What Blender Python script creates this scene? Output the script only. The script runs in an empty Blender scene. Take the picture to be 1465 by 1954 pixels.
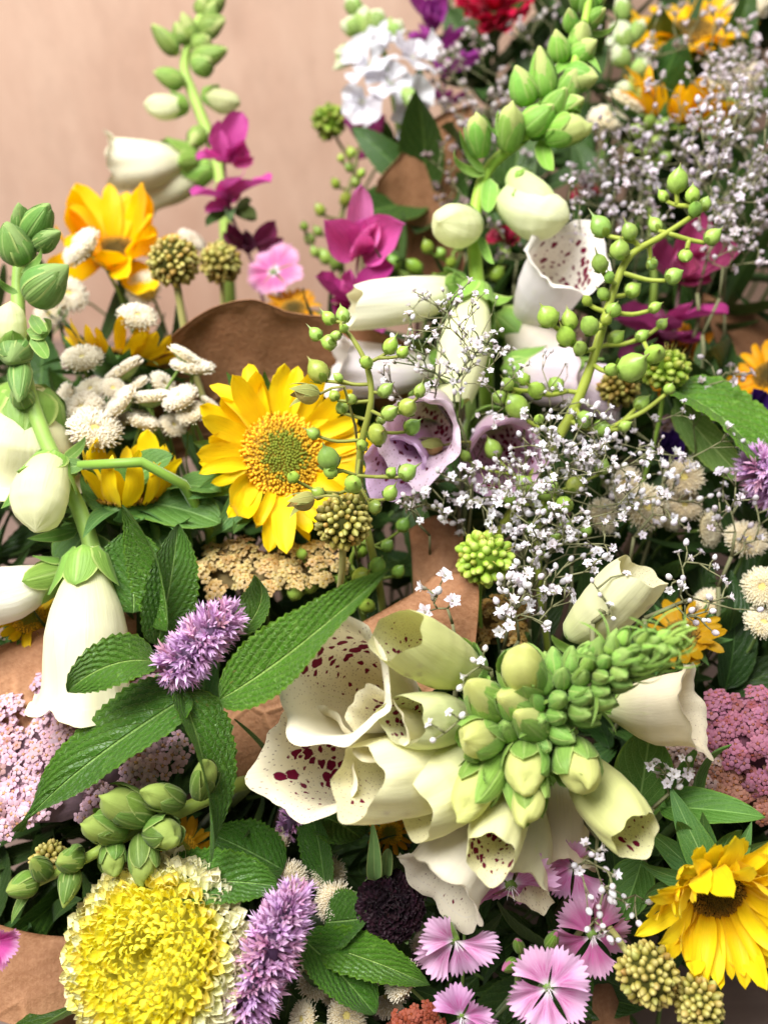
import bpy, math, random
import numpy as np
from mathutils import Matrix, Vector

# ------------------------------------------------------------------ camera, light, exposure
SC = bpy.context.scene
COL = SC.collection
PITCH = math.radians(38.0)
CAM = Vector((0.0, 0.0, 0.50))
HALF_V = math.tan(math.radians(30.0))
HALF_H = HALF_V * 767.0 / 1024.0
FWD = Vector((0, math.cos(PITCH), -math.sin(PITCH)))
UPV = Vector((0, math.sin(PITCH), math.cos(PITCH)))
RGT = Vector((1, 0, 0))

cam_data = bpy.data.cameras.new('camera')
cam = bpy.data.objects.new('camera', cam_data)
COL.objects.link(cam)
cam.location = CAM
cam.rotation_euler = (math.radians(90) - PITCH, 0, 0)
cam_data.sensor_fit = 'VERTICAL'
cam_data.sensor_height = 36.0
cam_data.lens = 18.0 / HALF_V
cam_data.clip_start = 0.01
cam_data.clip_end = 50
cam_data.dof.use_dof = True
cam_data.dof.focus_distance = 0.372
cam_data.dof.aperture_fstop = 5.6
SC.camera = cam

world = bpy.data.worlds.new('World')
SC.world = world
world.use_nodes = True
world.node_tree.nodes['Background'].inputs[0].default_value = (1.0, 0.98, 0.95, 1)
world.node_tree.nodes['Background'].inputs[1].default_value = 0.25


def area_light(name, loc, target, size, power, col):
    l = bpy.data.lights.new(name, 'AREA')
    l.shape = 'RECTANGLE'
    l.size, l.size_y = size
    l.energy = power
    l.color = col
    o = bpy.data.objects.new(name, l)
    COL.objects.link(o)
    o.location = loc
    o.rotation_euler = (Vector(target) - Vector(loc)).to_track_quat('-Z', 'Y').to_euler()
    return o


area_light('window_light', (-0.40, 0.14, 1.25), (0.0, 0.36, 0.2), (0.55, 0.7), 29.0, (1.0, 0.98, 0.95))
area_light('room_light', (0.35, 0.55, 1.9), (0.0, 0.45, 0.2), (1.0, 1.0), 12.0, (0.95, 0.97, 1.0))

SC.view_settings.view_transform = 'Standard'
SC.view_settings.look = 'None'
SC.view_settings.exposure = 0.08
SC.view_settings.gamma = 1.0
SC.view_settings.use_curve_mapping = False
SC.render.engine = 'CYCLES'
SC.cycles.use_denoising = True
SC.cycles.max_bounces = 8
SC.cycles.transparent_max_bounces = 8
SC.cycles.caustics_reflective = False
SC.cycles.caustics_refractive = False

# ------------------------------------------------------------------ placing helpers
RND = random.Random(7)
NPR = np.random.RandomState(11)


def lerp(a, b, t):
    return a + (b - a) * t


_DP = ([-200, 0, 400, 700, 977, 1400, 1954, 2200], [0.70, 0.66, 0.56, 0.49, 0.43, 0.378, 0.34, 0.33])


def DS(py):
    """typical distance of the flower heads that stand at this height of the display"""
    return float(np.interp(py, *_DP))


def pt(px, py, d):
    """point at viewing distance d in the direction the photograph shows at (px, py)"""
    return CAM + FWD * d + RGT * ((px - 732.5) / 732.5 * HALF_H * d) + UPV * ((977.0 - py) / 977.0 * HALF_V * d)


def mpp(d):
    return 2 * HALF_H * d / 1465.0


def sd(dx, dy, dz):
    """direction: dx to the right, dy downwards, dz towards the viewer"""
    return (RGT * dx - UPV * dy - FWD * dz).normalized()


def frame(o, z, xh):
    z = z.normalized()
    x = xh - z * xh.dot(z)
    if x.length < 1e-5:
        x = Vector((1, 0, 0)) - z * z.x
        if x.length < 1e-5:
            x = Vector((0, 1, 0))
    x.normalize()
    y = z.cross(x)
    return Matrix(((x.x, y.x, z.x, o.x), (x.y, y.y, z.y, o.y), (x.z, y.z, z.z, o.z), (0, 0, 0, 1)))


def frame_y(o, y, zh):
    """y along a blade, z its upper face"""
    y = y.normalized()
    z = zh - y * zh.dot(y)
    if z.length < 1e-5:
        z = Vector((0, 0, 1)) - y * y.z
    z.normalize()
    x = y.cross(z)
    return Matrix(((x.x, y.x, z.x, o.x), (x.y, y.y, z.y, o.y), (x.z, y.z, z.z, o.z), (0, 0, 0, 1)))


def scl(a, b=None, c=None):
    b = a if b is None else b
    c = a if c is None else c
    return Matrix.Diagonal((a, b, c, 1))


def rot(deg, ax):
    return Matrix.Rotation(math.radians(deg), 4, ax)


def tra(x, y, z):
    return Matrix.Translation((x, y, z))


def hexc(h):
    h = h.lstrip('#')
    r = [int(h[i:i + 2], 16) / 255.0 for i in (0, 2, 4)]
    return tuple(c / 12.92 if c <= 0.04045 else ((c + 0.055) / 1.055) ** 2.4 for c in r)


def jit(c, a, r=RND):
    k = 1 + r.uniform(-a, a)
    return tuple(min(1, max(0, x * k * (1 + r.uniform(-a, a) * 0.4))) for x in c[:3])


# ------------------------------------------------------------------ objects
WM = {}


def thing(name, label, cat, loc, group=None, kind=None):
    o = bpy.data.objects.new(name, None)
    o.empty_display_size = 0.01
    COL.objects.link(o)
    o.location = loc
    o['label'] = label
    o['category'] = cat
    if group:
        o['group'] = group
    if kind:
        o['kind'] = kind
    WM[o] = Matrix.Translation(loc)
    return o


def part(name, me, parent, Mw, color=None, kind=None):
    """a mesh under parent, Mw its place in the world"""
    o = bpy.data.objects.new(name, me)
    COL.objects.link(o)
    if parent is not None:
        o.parent = parent
        o.matrix_basis = WM[parent].inverted() @ Mw
    else:
        o.matrix_basis = Mw
    WM[o] = Mw
    if color is not None:
        o.color = (*color[:3], color[3] if len(color) > 3 else 1.0)
    if kind:
        o['kind'] = kind
    return o


def sub(name, me, parent, Ml, color=None, kind=None):
    """a mesh under parent, Ml its place in the parent's frame"""
    return part(name, me, parent, WM[parent] @ Ml, color, kind)


# ------------------------------------------------------------------ mesh building
class MB:
    def __init__(s):
        s.v, s.f, s.uv, s.mi, s.n = [], [], [], [], 0

    def add(s, V, F, UV=None, mi=0, M=None):
        V = np.asarray(V, float)
        if M is not None:
            A = np.array(M)
            V = V @ A[:3, :3].T + A[:3, 3]
        if UV is None:
            UV = np.zeros((len(V), 2))
        s.v.append(V)
        s.uv.append(np.asarray(UV, float))
        n = s.n
        s.f.extend([tuple(i + n for i in f) for f in F])
        s.mi.extend([mi] * len(F))
        s.n += len(V)
        return s

    def mesh(s, name, mats, smooth=True):
        V = np.concatenate(s.v)
        UV = np.concatenate(s.uv)
        me = bpy.data.meshes.new(name)
        me.from_pydata(V.tolist(), [], s.f)
        ul = me.uv_layers.new(name='UVMap')
        li = np.zeros(len(me.loops), dtype=np.int32)
        me.loops.foreach_get('vertex_index', li)
        LU = UV[li]
        if all(len(f) == 4 for f in s.f[:8]):
            ls = np.zeros(len(me.polygons), dtype=np.int32)
            lt = np.zeros(len(me.polygons), dtype=np.int32)
            me.polygons.foreach_get('loop_start', ls)
            me.polygons.foreach_get('loop_total', lt)
            q = ls[lt == 4][:, None] + np.arange(4)
            qu = LU[q, 0]
            wrap = (qu.max(1) - qu.min(1)) > 0.7           # a face across the seam of a closed surface
            qu[wrap] = np.where(qu[wrap] < 0.5, qu[wrap] + 1.0, qu[wrap])
            LU[q, 0] = qu
        ul.data.foreach_set('uv', LU.ravel())
        if not isinstance(mats, (list, tuple)):
            mats = [mats]
        for m in mats:
            me.materials.append(m)
        if len(mats) > 1:
            me.polygons.foreach_set('material_index', s.mi)
        me.polygons.foreach_set('use_smooth', [smooth] * len(me.polygons))
        me.update()
        return me


def gridf(nv, nu, closed=False):
    F = []
    for i in range(nv - 1):
        for j in range(nu if closed else nu - 1):
            k = (j + 1) % nu
            F.append((i * nu + j, i * nu + k, (i + 1) * nu + k, (i + 1) * nu + j))
    return F


def beta(a, b):
    m = a / (a + b)
    nm = m ** a * (1 - m) ** b
    return lambda v: (np.clip(v, 0, 1) ** a) * (np.clip(1 - v, 0, 1) ** b) / nm


def blade(L=1.0, W=0.3, wf=beta(.5, .8), bend=0.0, b0=0.0, cup=0.0, fold=0.0, ruf=0.0, rk=2.5, serr=0.0, sn=14,
          quilt=0.0, qn=9, qk=0.35, nu=7, nv=12, side=0.0, wave=0.0, twist=0.0, seed=0, notch=0.0):
    """petal or leaf along +Y, upper face +Z"""
    r = np.random.RandomState(seed)
    ph = r.uniform(0, 6.28, 6)
    v = np.linspace(0, 1, nv)
    u = np.linspace(-1, 1, nu)
    th = b0 + bend * v
    ds = np.diff(v)
    thm = (th[1:] + th[:-1]) / 2
    y = np.concatenate([[0], np.cumsum(np.cos(thm) * ds)]) * L
    z = np.concatenate([[0], np.cumsum(np.sin(thm) * ds)]) * L
    Vg, Ug = np.meshgrid(v, u, indexing='ij')
    w = W / 2 * wf(v)
    w = np.maximum(w, W * 0.008)
    saw = (v * sn) % 1.0
    wg = np.repeat((w * (1 + serr * (0.5 - saw)))[:, None], nu, 1) if serr else np.repeat(w[:, None], nu, 1)
    x = Ug * wg
    n = cup * wg * Ug ** 2 + fold * wg * np.abs(Ug)
    if ruf:
        n = n + ruf * W * np.sqrt(Vg) * np.abs(Ug) ** 1.5 * np.sin(rk * 6.28 * Vg + ph[0] + 1.3 * np.sign(Ug)) \
            + 0.5 * ruf * W * Vg * np.sin(rk * 2.2 * Ug + ph[1])
    if quilt:
        t = (Vg * qn - np.abs(Ug) * qn * qk) % 1.0
        n = n + quilt * W * (np.sqrt(np.clip(np.sin(t * np.pi), 0, 1)) - 0.5) * (np.abs(Ug) ** 0.5) * np.clip(wf(Vg), 0, 1)
        n = n + quilt * 0.8 * W * np.clip(np.abs(Ug) * 6, 0, 1)
    if wave:
        n = n + wave * L * np.sin(Vg * 5 + ph[2])
    X = x + side * L * np.sin(Vg * np.pi / 2) ** 2
    if notch:
        Vy = -notch * L * np.exp(-(Ug / 0.35) ** 2) * Vg ** 6
    else:
        Vy = 0
    if twist:
        a = twist * Vg
        X, n = X * np.cos(a) - n * np.sin(a), X * np.sin(a) + n * np.cos(a)
    Y = y[:, None] - np.sin(th)[:, None] * n + Vy
    Z = z[:, None] + np.cos(th)[:, None] * n
    P = np.stack([X, np.broadcast_to(Y, X.shape), np.broadcast_to(Z, X.shape)], -1).reshape(-1, 3)
    UV = np.stack([(Ug + 1) / 2, Vg], -1).reshape(-1, 2)
    return P, gridf(nv, nu), UV


def revolve(zs, rs, nu=10, cap0=True, cap1=True):
    zs = np.asarray(zs, float)
    rs = np.asarray(rs, float)
    a = np.arange(nu) / nu * 2 * np.pi
    P = np.stack([rs[:, None] * np.cos(a), rs[:, None] * np.sin(a), np.repeat(zs[:, None], nu, 1)], -1).reshape(-1, 3)
    nv = len(zs)
    F = gridf(nv, nu, True)
    UV = np.stack([np.tile(np.arange(nu) / nu, nv), np.repeat(np.linspace(0, 1, nv), nu)], -1)
    if cap0:
        F.append(tuple(reversed(range(nu))))
    if cap1:
        F.append(tuple(range((nv - 1) * nu, nv * nu)))
    return P, F, UV


def catmull(P, n):
    P = [Vector(p) for p in P]
    if len(P) == 2:
        return [P[0].lerp(P[1], i / n) for i in range(n + 1)]
    Q = [P[0] * 2 - P[1]] + P + [P[-1] * 2 - P[-2]]
    out = []
    m = len(P) - 1
    for i in range(n + 1):
        t = i / n * m
        k = min(int(t), m - 1)
        f = t - k
        a, b, c, d = Q[k], Q[k + 1], Q[k + 2], Q[k + 3]
        out.append(0.5 * ((2 * b) + (c - a) * f + (2 * a - 5 * b + 4 * c - d) * f * f + (3 * b - a - 3 * c + d) * f ** 3))
    return out


def tube(pts, r0, r1=None, sides=6, bump=0.0):
    """tube through world points"""
    r1 = r0 if r1 is None else r1
    n = len(pts)
    V, UV = [], []
    t0 = (pts[1] - pts[0]).normalized()
    x = t0.orthogonal().normalized()
    for i, p in enumerate(pts):
        t = (pts[min(i + 1, n - 1)] - pts[max(i - 1, 0)])
        t = t.normalized() if t.length > 1e-9 else t0
        x = (x - t * x.dot(t))
        x = x.normalized() if x.length > 1e-6 else t.orthogonal().normalized()
        y = t.cross(x)
        rr = lerp(r0, r1, i / (n - 1)) * (1 + (RND.uniform(-bump, bump) if bump else 0))
        for k in range(sides):
            a = k / sides * 2 * math.pi
            q = p + x * (rr * math.cos(a)) + y * (rr * math.sin(a))
            V.append((q.x, q.y, q.z))
            UV.append((k / sides, i / (n - 1)))
    F = gridf(n, sides, True)
    F.append(tuple(reversed(range(sides))))
    F.append(tuple(range((n - 1) * sides, n * sides)))
    return np.array(V), F, np.array(UV)


def stem_pts(head, back, ln=0.05, n=14, foot=None, z0=0.004):
    """a stalk that leaves the head backwards and then runs down to the table"""
    p1 = head + back.normalized() * ln
    if foot is None:
        foot = Vector((p1.x * 0.85 + 0.0, p1.y + 0.03, z0))
    mid = Vector((lerp(p1.x, foot.x, .45), lerp(p1.y, foot.y, .5), lerp(p1.z, foot.z, .55)))
    return catmull([head, p1, mid, foot], n)


def stem_part(par, pts, r0, r1=None, mat=None, sides=6, color=None, name='stem'):
    V, F, UV = tube(pts, r0, r1, sides)
    loc = WM[par].translation
    me = MB().add(V - np.array(loc), F, UV).mesh(name, mat)
    return part(name, me, par, Matrix.Translation(loc), color)

# ------------------------------------------------------------------ materials
class NT:
    def __init__(s, name):
        s.m = bpy.data.materials.new(name)
        s.m.use_nodes = True
        s.t = s.m.node_tree
        s.t.nodes.clear()
        s.out = s.t.nodes.new('ShaderNodeOutputMaterial')

    def put(s, sock, v):
        if v is None:
            return
        if isinstance(v, bpy.types.NodeSocket):
            s.t.links.new(v, sock)
        elif isinstance(v, (tuple, list)):
            v = list(v)
            if sock.type == 'RGBA' and len(v) == 3:
                v = v + [1.0]
            sock.default_value = v
        else:
            sock.default_value = v

    def node(s, typ, ins=None, **props):
        n = s.t.nodes.new(typ)
        for k, v in props.items():
            setattr(n, k, v)
        for k, v in (ins or {}).items():
            s.put(n.inputs[k], v)
        return n

    def m2(s, op, a, b=None, c=None, clamp=False):
        n = s.node('ShaderNodeMath', operation=op, use_clamp=clamp)
        s.put(n.inputs[0], a)
        s.put(n.inputs[1], b)
        s.put(n.inputs[2], c)
        return n.outputs[0]

    def mix(s, f, a, b, mode='MIX'):
        n = s.node('ShaderNodeMix', data_type='RGBA', blend_type=mode)
        s.put(n.inputs[0], f)
        s.put(n.inputs[6], a)
        s.put(n.inputs[7], b)
        return n.outputs[2]

    def ss(s, x, a, b):
        """smooth step from a to b"""
        n = s.node('ShaderNodeMapRange', interpolation_type='SMOOTHSTEP')
        s.put(n.inputs[0], x)
        n.inputs[1].default_value = a
        n.inputs[2].default_value = b
        return n.outputs[0]

    def uv(s):
        t = s.node('ShaderNodeTexCoord')
        sp = s.node('ShaderNodeSeparateXYZ', {0: t.outputs['UV']})
        return t.outputs['UV'], sp.outputs[0], sp.outputs[1], t.outputs['Object']

    def noise(s, vec, scale, detail=3.0, rough=0.55, dist=0.0):
        n = s.node('ShaderNodeTexNoise', {'Vector': vec, 'Scale': scale, 'Detail': detail, 'Roughness': rough, 'Distortion': dist})
        return n.outputs[0]

    def vscale(s, vec, sc):
        n = s.node('ShaderNodeVectorMath', operation='MULTIPLY')
        s.put(n.inputs[0], vec)
        n.inputs[1].default_value = sc
        return n.outputs[0]

    def bump(s, h, st, dist=0.001):
        n = s.node('ShaderNodeBump', {'Height': h, 'Strength': st, 'Distance': dist})
        return n.outputs[0]

    def done(s, col, rough=0.5, nrm=None, spec=0.35, transl=0.0, tcol=None, sheen=0.0, sss=0.0, coat=0.0):
        b = s.node('ShaderNodeBsdfPrincipled', {'Base Color': col, 'Roughness': rough, 'Specular IOR Level': spec})
        if nrm is not None:
            s.put(b.inputs['Normal'], nrm)
        if sheen:
            b.inputs['Sheen Weight'].default_value = sheen
            b.inputs['Sheen Roughness'].default_value = 0.4
        if coat:
            b.inputs['Coat Weight'].default_value = coat
            b.inputs['Coat Roughness'].default_value = 0.12
        if sss:
            b.inputs['Subsurface Weight'].default_value = sss
            b.inputs['Subsurface Radius'].default_value = (0.004, 0.004, 0.002)
            b.inputs['Subsurface Scale'].default_value = 1.0
        sh = b.outputs[0]
        if transl:
            tr = s.node('ShaderNodeBsdfTranslucent', {'Color': tcol if tcol is not None else col})
            if nrm is not None:
                s.put(tr.inputs['Normal'], nrm)
            mx = s.node('ShaderNodeMixShader', {0: transl})
            s.t.links.new(sh, mx.inputs[1])
            s.t.links.new(tr.outputs[0], mx.inputs[2])
            sh = mx.outputs[0]
        s.t.links.new(sh, s.out.inputs[0])
        return s.m


def objinfo(n):
    o = n.node('ShaderNodeObjectInfo')
    return o.outputs['Color'], o.outputs['Random'], o.outputs['Alpha']


def mat_petal(name, base=None, basepos=(0.0, 0.35), streak=0.12, transl=0.3, rough=0.5, veins=14.0, spec=0.3, tip=None, tippos=(.7, 1.)):
    """petal: object colour, optional other colour at its foot and at its tip, fine lengthwise veins"""
    n = NT(name)
    uv, u, v, oc = n.uv()
    c, rn, al = objinfo(n)
    st = n.noise(n.vscale(uv, (veins, 1.2, 1)), 2.2, 3.0)
    blot = n.noise(oc, 90.0, 3.0)
    f = n.m2('MULTIPLY_ADD', n.m2('SUBTRACT', st, 0.5), streak * 2, 1.0)
    f = n.m2('MULTIPLY_ADD', n.m2('SUBTRACT', blot, 0.5), streak * 1.1, f)
    if base is not None:
        c = n.mix(n.ss(v, *basepos), base, c)
    if tip is not None:
        c = n.mix(n.ss(v, *tippos), c, tip)
    hs = n.node('ShaderNodeHueSaturation', {'Color': c, 'Value': f})
    nr = n.bump(st, 0.35, 0.0006)
    return n.done(hs.outputs[0], rough, nr, spec, transl, sheen=0.1)


def mat_leaf(name, col, vein, nveins=9.0, k=0.35, bumpst=0.6, rough=0.42, transl=0.18, under=None, spec=0.4):
    """leaf: midrib and arching side veins, quilted relief; object colour multiplies"""
    n = NT(name)
    uv, u, v, oc = n.uv()
    c, rn, al = objinfo(n)
    du = n.m2('ABSOLUTE', n.m2('MULTIPLY_ADD', u, 2.0, -1.0))
    wob = n.m2('MULTIPLY', n.m2('SUBTRACT', n.noise(uv, 7.0, 2.0), 0.5), 0.12)
    t = n.m2('FRACT', n.m2('ADD', n.m2('SUBTRACT', n.m2('MULTIPLY', v, nveins), n.m2('MULTIPLY', n.m2('POWER', du, 1.25), nveins * k)), wob))
    d = n.m2('ABSOLUTE', n.m2('SUBTRACT', t, 0.5))            # 0.5 on a vein
    side = n.ss(d, 0.455, 0.495)
    mid = n.m2('SUBTRACT', 1.0, n.ss(du, 0.02, 0.055))
    vm = n.m2('MAXIMUM', n.m2('MULTIPLY', side, 0.75), mid)
    net = n.node('ShaderNodeTexVoronoi', {'Vector': n.vscale(uv, (1.0, 2.6, 1)), 'Scale': 17.0}, feature='DISTANCE_TO_EDGE')
    netd = n.ss(net.outputs['Distance'], 0.0, 0.12)
    blot = n.noise(oc, 60.0, 4.0)
    base = n.mix(blot, tuple(x * 0.72 for x in col), tuple(min(1, x * 1.3) for x in col))
    base = n.mix(n.m2('MULTIPLY', n.m2('SUBTRACT', 1.0, netd), 0.25), base, vein)
    cc = n.mix(n.m2('MULTIPLY', vm, 0.85), base, vein)
    shift = n.ss(n.noise(oc, 22.0, 3.0), 0.45, 0.75)
    cc = n.mix(n.m2('MULTIPLY', shift, 0.35), cc, tuple(min(1, x * y) for x, y in zip(col, (2.0, 1.45, 0.9))))
    rimm = n.m2('MULTIPLY', n.ss(du, 0.86, 1.0), 0.5)
    cc = n.mix(rimm, cc, tuple(min(1, x * y) for x, y in zip(col, (2.6, 1.8, 1.4))))
    wear = n.node('ShaderNodeTexVoronoi', {'Vector': uv, 'Scale': 9.0})
    wsel = n.node('ShaderNodeSeparateColor', {0: wear.outputs['Color']})
    wm = n.m2('MULTIPLY', n.m2('SUBTRACT', 1.0, n.ss(wear.outputs['Distance'], 0.05, 0.16)), n.ss(wsel.outputs[0], 0.86, 0.9))
    cc = n.mix(n.m2('MULTIPLY', wm, 0.7), cc, hexc('7a6a38'))
    cc = n.mix(1.0, cc, c, 'MULTIPLY')
    if under is not None:
        g = n.node('ShaderNodeNewGeometry')
        cc = n.mix(g.outputs['Backfacing'], cc, under)
    h = n.m2('ADD', n.m2('MULTIPLY', netd, 0.16), n.m2('MULTIPLY', vm, -1.0))
    h = n.m2('ADD', h, n.m2('MULTIPLY', n.m2('SUBTRACT', 0.5, d), 0.8))
    nr = n.bump(h, bumpst, 0.0016)
    return n.done(cc, rough, nr, spec, transl, sheen=0.05)


def mat_plain(name, col=None, var=0.25, scale=120.0, rough=0.5, spec=0.35, bumpst=0.25, transl=0.0, sheen=0.0, coat=0.0, col2=None, rnd=0.0):
    """flat-coloured plant tissue with mottling; colour from the object when col is None"""
    n = NT(name)
    uv, u, v, oc = n.uv()
    c, rn, al = objinfo(n)
    if col is not None:
        c = n.mix(1.0, tuple(col), c, 'MULTIPLY')
    ns = n.noise(oc, scale, 4.0)
    if col2 is not None:
        c = n.mix(n.ss(ns, 0.45, 0.7), c, col2)
    f = n.m2('MULTIPLY_ADD', n.m2('SUBTRACT', ns, 0.5), var * 2, 1.0)
    if rnd:
        f = n.m2('ADD', f, n.m2('MULTIPLY', n.m2('SUBTRACT', rn, 0.5), rnd * 2))
    hs = n.node('ShaderNodeHueSaturation', {'Color': c, 'Value': f})
    nr = n.bump(ns, bumpst, 0.0006) if bumpst else None
    return n.done(hs.outputs[0], rough, nr, spec, transl, sheen=sheen, coat=coat)


def mat_grad(name, stops, axis='v', var=0.15, rough=0.55, transl=0.0, spec=0.3, scale=150.0, sheen=0.0):
    """colour along the v direction of the surface"""
    n = NT(name)
    uv, u, v, oc = n.uv()
    r = n.node('ShaderNodeValToRGB', {0: v})
    el = r.color_ramp.elements
    while len(el) < len(stops):
        el.new(0.5)
    for e, (p, c) in zip(el, stops):
        e.position = p
        e.color = (*c, 1)
    ns = n.noise(oc, scale, 3.0)
    c, rn, al = objinfo(n)
    cc = n.mix(1.0, r.outputs[0], c, 'MULTIPLY')
    hs = n.node('ShaderNodeHueSaturation', {'Color': cc, 'Value': n.m2('MULTIPLY_ADD', n.m2('SUBTRACT', ns, 0.5), var * 2, 1.0)})
    return n.done(hs.outputs[0], rough, n.bump(ns, 0.2, 0.0005), spec, transl, sheen=sheen)


def mat_bell(name, foot, spots=False):
    """foxglove bell: object colour, greenish foot and veins; the lining carries maroon freckles"""
    n = NT(name)
    uv, u, v, oc = n.uv()
    c, rn, al = objinfo(n)
    du = n.m2('ABSOLUTE', n.m2('SUBTRACT', u, 0.5))
    off = n.m2('MULTIPLY', rn, 37.0)
    sv = n.node('ShaderNodeCombineXYZ', {0: n.m2('MULTIPLY', du, 34.0), 1: n.m2('MULTIPLY', v, 1.6), 2: off})
    st = n.noise(sv.outputs[0], 1.5, 4.0, 0.6, 0.4)
    vein = n.m2('MULTIPLY', n.ss(st, 0.56, 0.68), n.m2('SUBTRACT', 1.0, n.ss(v, 0.55, 0.95)))
    blot = n.noise(oc, 2.6, 4.0)
    f = n.m2('MULTIPLY_ADD', n.m2('SUBTRACT', st, 0.5), 0.10, n.m2('MULTIPLY_ADD', blot, 0.22, 0.89))
    c = n.mix(n.ss(v, 0.02, 0.6), n.mix(0.6, c, foot), c)
    c = n.mix(n.m2('MULTIPLY', vein, 0.30), c, foot)
    bru = n.ss(n.noise(sv.outputs[0], 4.0, 3.0), 0.66, 0.78)
    c = n.mix(n.m2('MULTIPLY', n.m2('MULTIPLY', bru, n.ss(v, 0.9, 1.0)), 0.45), c, hexc('c9a878'))
    hs = n.node('ShaderNodeHueSaturation', {'Color': c, 'Value': f})
    col = hs.outputs[0]
    if spots:
        cv = n.node('ShaderNodeCombineXYZ', {0: n.m2('ADD', n.m2('MULTIPLY', u, 24.0), off), 1: n.m2('MULTIPLY', v, 13.5), 2: off})
        wn = n.node('ShaderNodeTexNoise', {'Vector': cv.outputs[0], 'Scale': 1.4, 'Detail': 2.0})
        wv = n.node('ShaderNodeVectorMath', {0: cv.outputs[0], 1: n.vscale(wn.outputs[1], (0.75, 0.75, 0.75))}, operation='ADD')
        vo = n.node('ShaderNodeTexVoronoi', {'Vector': wv.outputs[0], 'Scale': 1.0, 'Randomness': 0.9}, voronoi_dimensions='2D')
        sz = n.node('ShaderNodeSeparateColor', {0: vo.outputs['Color']})
        clus = n.ss(n.noise(cv.outputs[0], 0.35, 1.0), 0.35, 0.6)
        mk = n.m2('MULTIPLY', n.m2('SUBTRACT', 1.0, n.ss(du, 0.12, 0.27)), n.m2('SUBTRACT', 1.0, n.ss(v, 0.86, 0.985)))
        mk = n.m2('MULTIPLY', n.m2('MULTIPLY', mk, al), n.m2('MULTIPLY_ADD', clus, 0.7, 0.4))
        thr = n.m2('MULTIPLY', n.m2('MULTIPLY_ADD', sz.outputs[0], 0.46, 0.06), mk)
        dd = n.m2('SUBTRACT', vo.outputs['Distance'], thr)
        spot = n.m2('MULTIPLY', n.m2('SUBTRACT', 1.0, n.ss(dd, -0.04, 0.05)), n.ss(mk, 0.08, 0.2))
        small = n.node('ShaderNodeTexVoronoi', {'Vector': cv.outputs[0], 'Scale': 2.2}, voronoi_dimensions='2D')
        sm = n.m2('MULTIPLY', n.m2('SUBTRACT', 1.0, n.ss(small.outputs['Distance'], 0.09, 0.15)),
                  n.m2('MULTIPLY', n.m2('SUBTRACT', 1.0, n.ss(du, 0.2, 0.36)), n.ss(al, 0.1, 0.5)))
        col = n.mix(n.m2('MULTIPLY', sm, 0.45), col, hexc('6b3a3a'))
        col = n.mix(spot, col, hexc('7a0f38'))
    nr = n.bump(n.m2('ADD', n.m2('MULTIPLY', blot, 1.2), st), 0.32, 0.0009)
    return n.done(col, 0.6, nr, 0.15, 0.4, sheen=0.15)


def mat_wood(name, c1, c2, axis=(1, 1, 0.06), scale=14.0, rough=0.7):
    n = NT(name)
    uv, u, v, oc = n.uv()
    w = n.vscale(oc, axis)
    a = n.noise(w, scale, 8.0, 0.6, 0.8)
    b = n.noise(w, scale * 9, 4.0, 0.6)
    big = n.noise(oc, 2.3, 3.0)
    smear = n.ss(n.noise(n.vscale(oc, (1, 1, 0.45)), 9.0, 3.0), 0.62, 0.78)
    f = n.m2('ADD', n.m2('MULTIPLY', a, 0.4), n.m2('ADD', n.m2('MULTIPLY', b, 0.2), n.m2('MULTIPLY', big, 0.5)))
    c = n.mix(n.ss(f, 0.35, 0.75), c1, c2)
    c = n.mix(n.m2('MULTIPLY', smear, 0.4), c, tuple(x * 0.6 for x in c1))
    mot = n.ss(n.noise(n.vscale(oc, (1, 1, 0.6)), 26.0, 6.0, 0.7), 0.42, 0.7)
    c = n.mix(n.m2('MULTIPLY', mot, 0.22), c, tuple(x * 0.72 for x in c1))
    return n.done(c, rough, n.bump(f, 0.3, 0.001), 0.2)


def mat_kraft(name, c1, c2):
    n = NT(name)
    uv, u, v, oc = n.uv()
    fib = n.noise(n.vscale(oc, (1, 1, 1)), 420.0, 4.0, 0.65)
    big = n.noise(oc, 14.0, 4.0)
    rib = n.m2('SINE', n.m2('MULTIPLY', u, 900.0))
    f = n.m2('ADD', n.m2('MULTIPLY', fib, 0.45), n.m2('MULTIPLY', big, 0.55))
    c = n.mix(n.ss(f, 0.33, 0.7), c1, c2)
    h = n.m2('ADD', n.m2('MULTIPLY', n.noise(oc, 30.0, 5.0), 2.0), n.m2('ADD', fib, n.m2('MULTIPLY', rib, 0.05)))
    cr = n.node('ShaderNodeTexVoronoi', {'Vector': n.node('ShaderNodeVectorMath', {0: oc, 1: n.vscale(n.node('ShaderNodeTexNoise', {'Vector': oc, 'Scale': 18.0}).outputs[1], (.03, .03, .03))}, operation='ADD').outputs[0], 'Scale': 26.0}, feature='DISTANCE_TO_EDGE')
    crease = n.m2('SUBTRACT', 1.0, n.ss(cr.outputs['Distance'], 0.0, 0.06))
    crk = n.m2('MULTIPLY', crease, n.ss(n.noise(oc, 9.0, 2.0), 0.45, 0.6))
    c = n.mix(n.m2('MULTIPLY', crk, 0.35), c, tuple(min(1, x * 1.5) for x in c2))
    h = n.m2('ADD', h, n.m2('MULTIPLY', crk, 1.6))
    return n.done(c, 0.6, n.bump(h, 0.45, 0.0018), 0.25, 0.12)


G_FOX = hexc('7fae50')
M = {}
M['bell'] = mat_bell('foxglove_bell', hexc('d6e096'))
M['lining'] = mat_bell('foxglove_lining', hexc('e6e6b0'), True)


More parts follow.
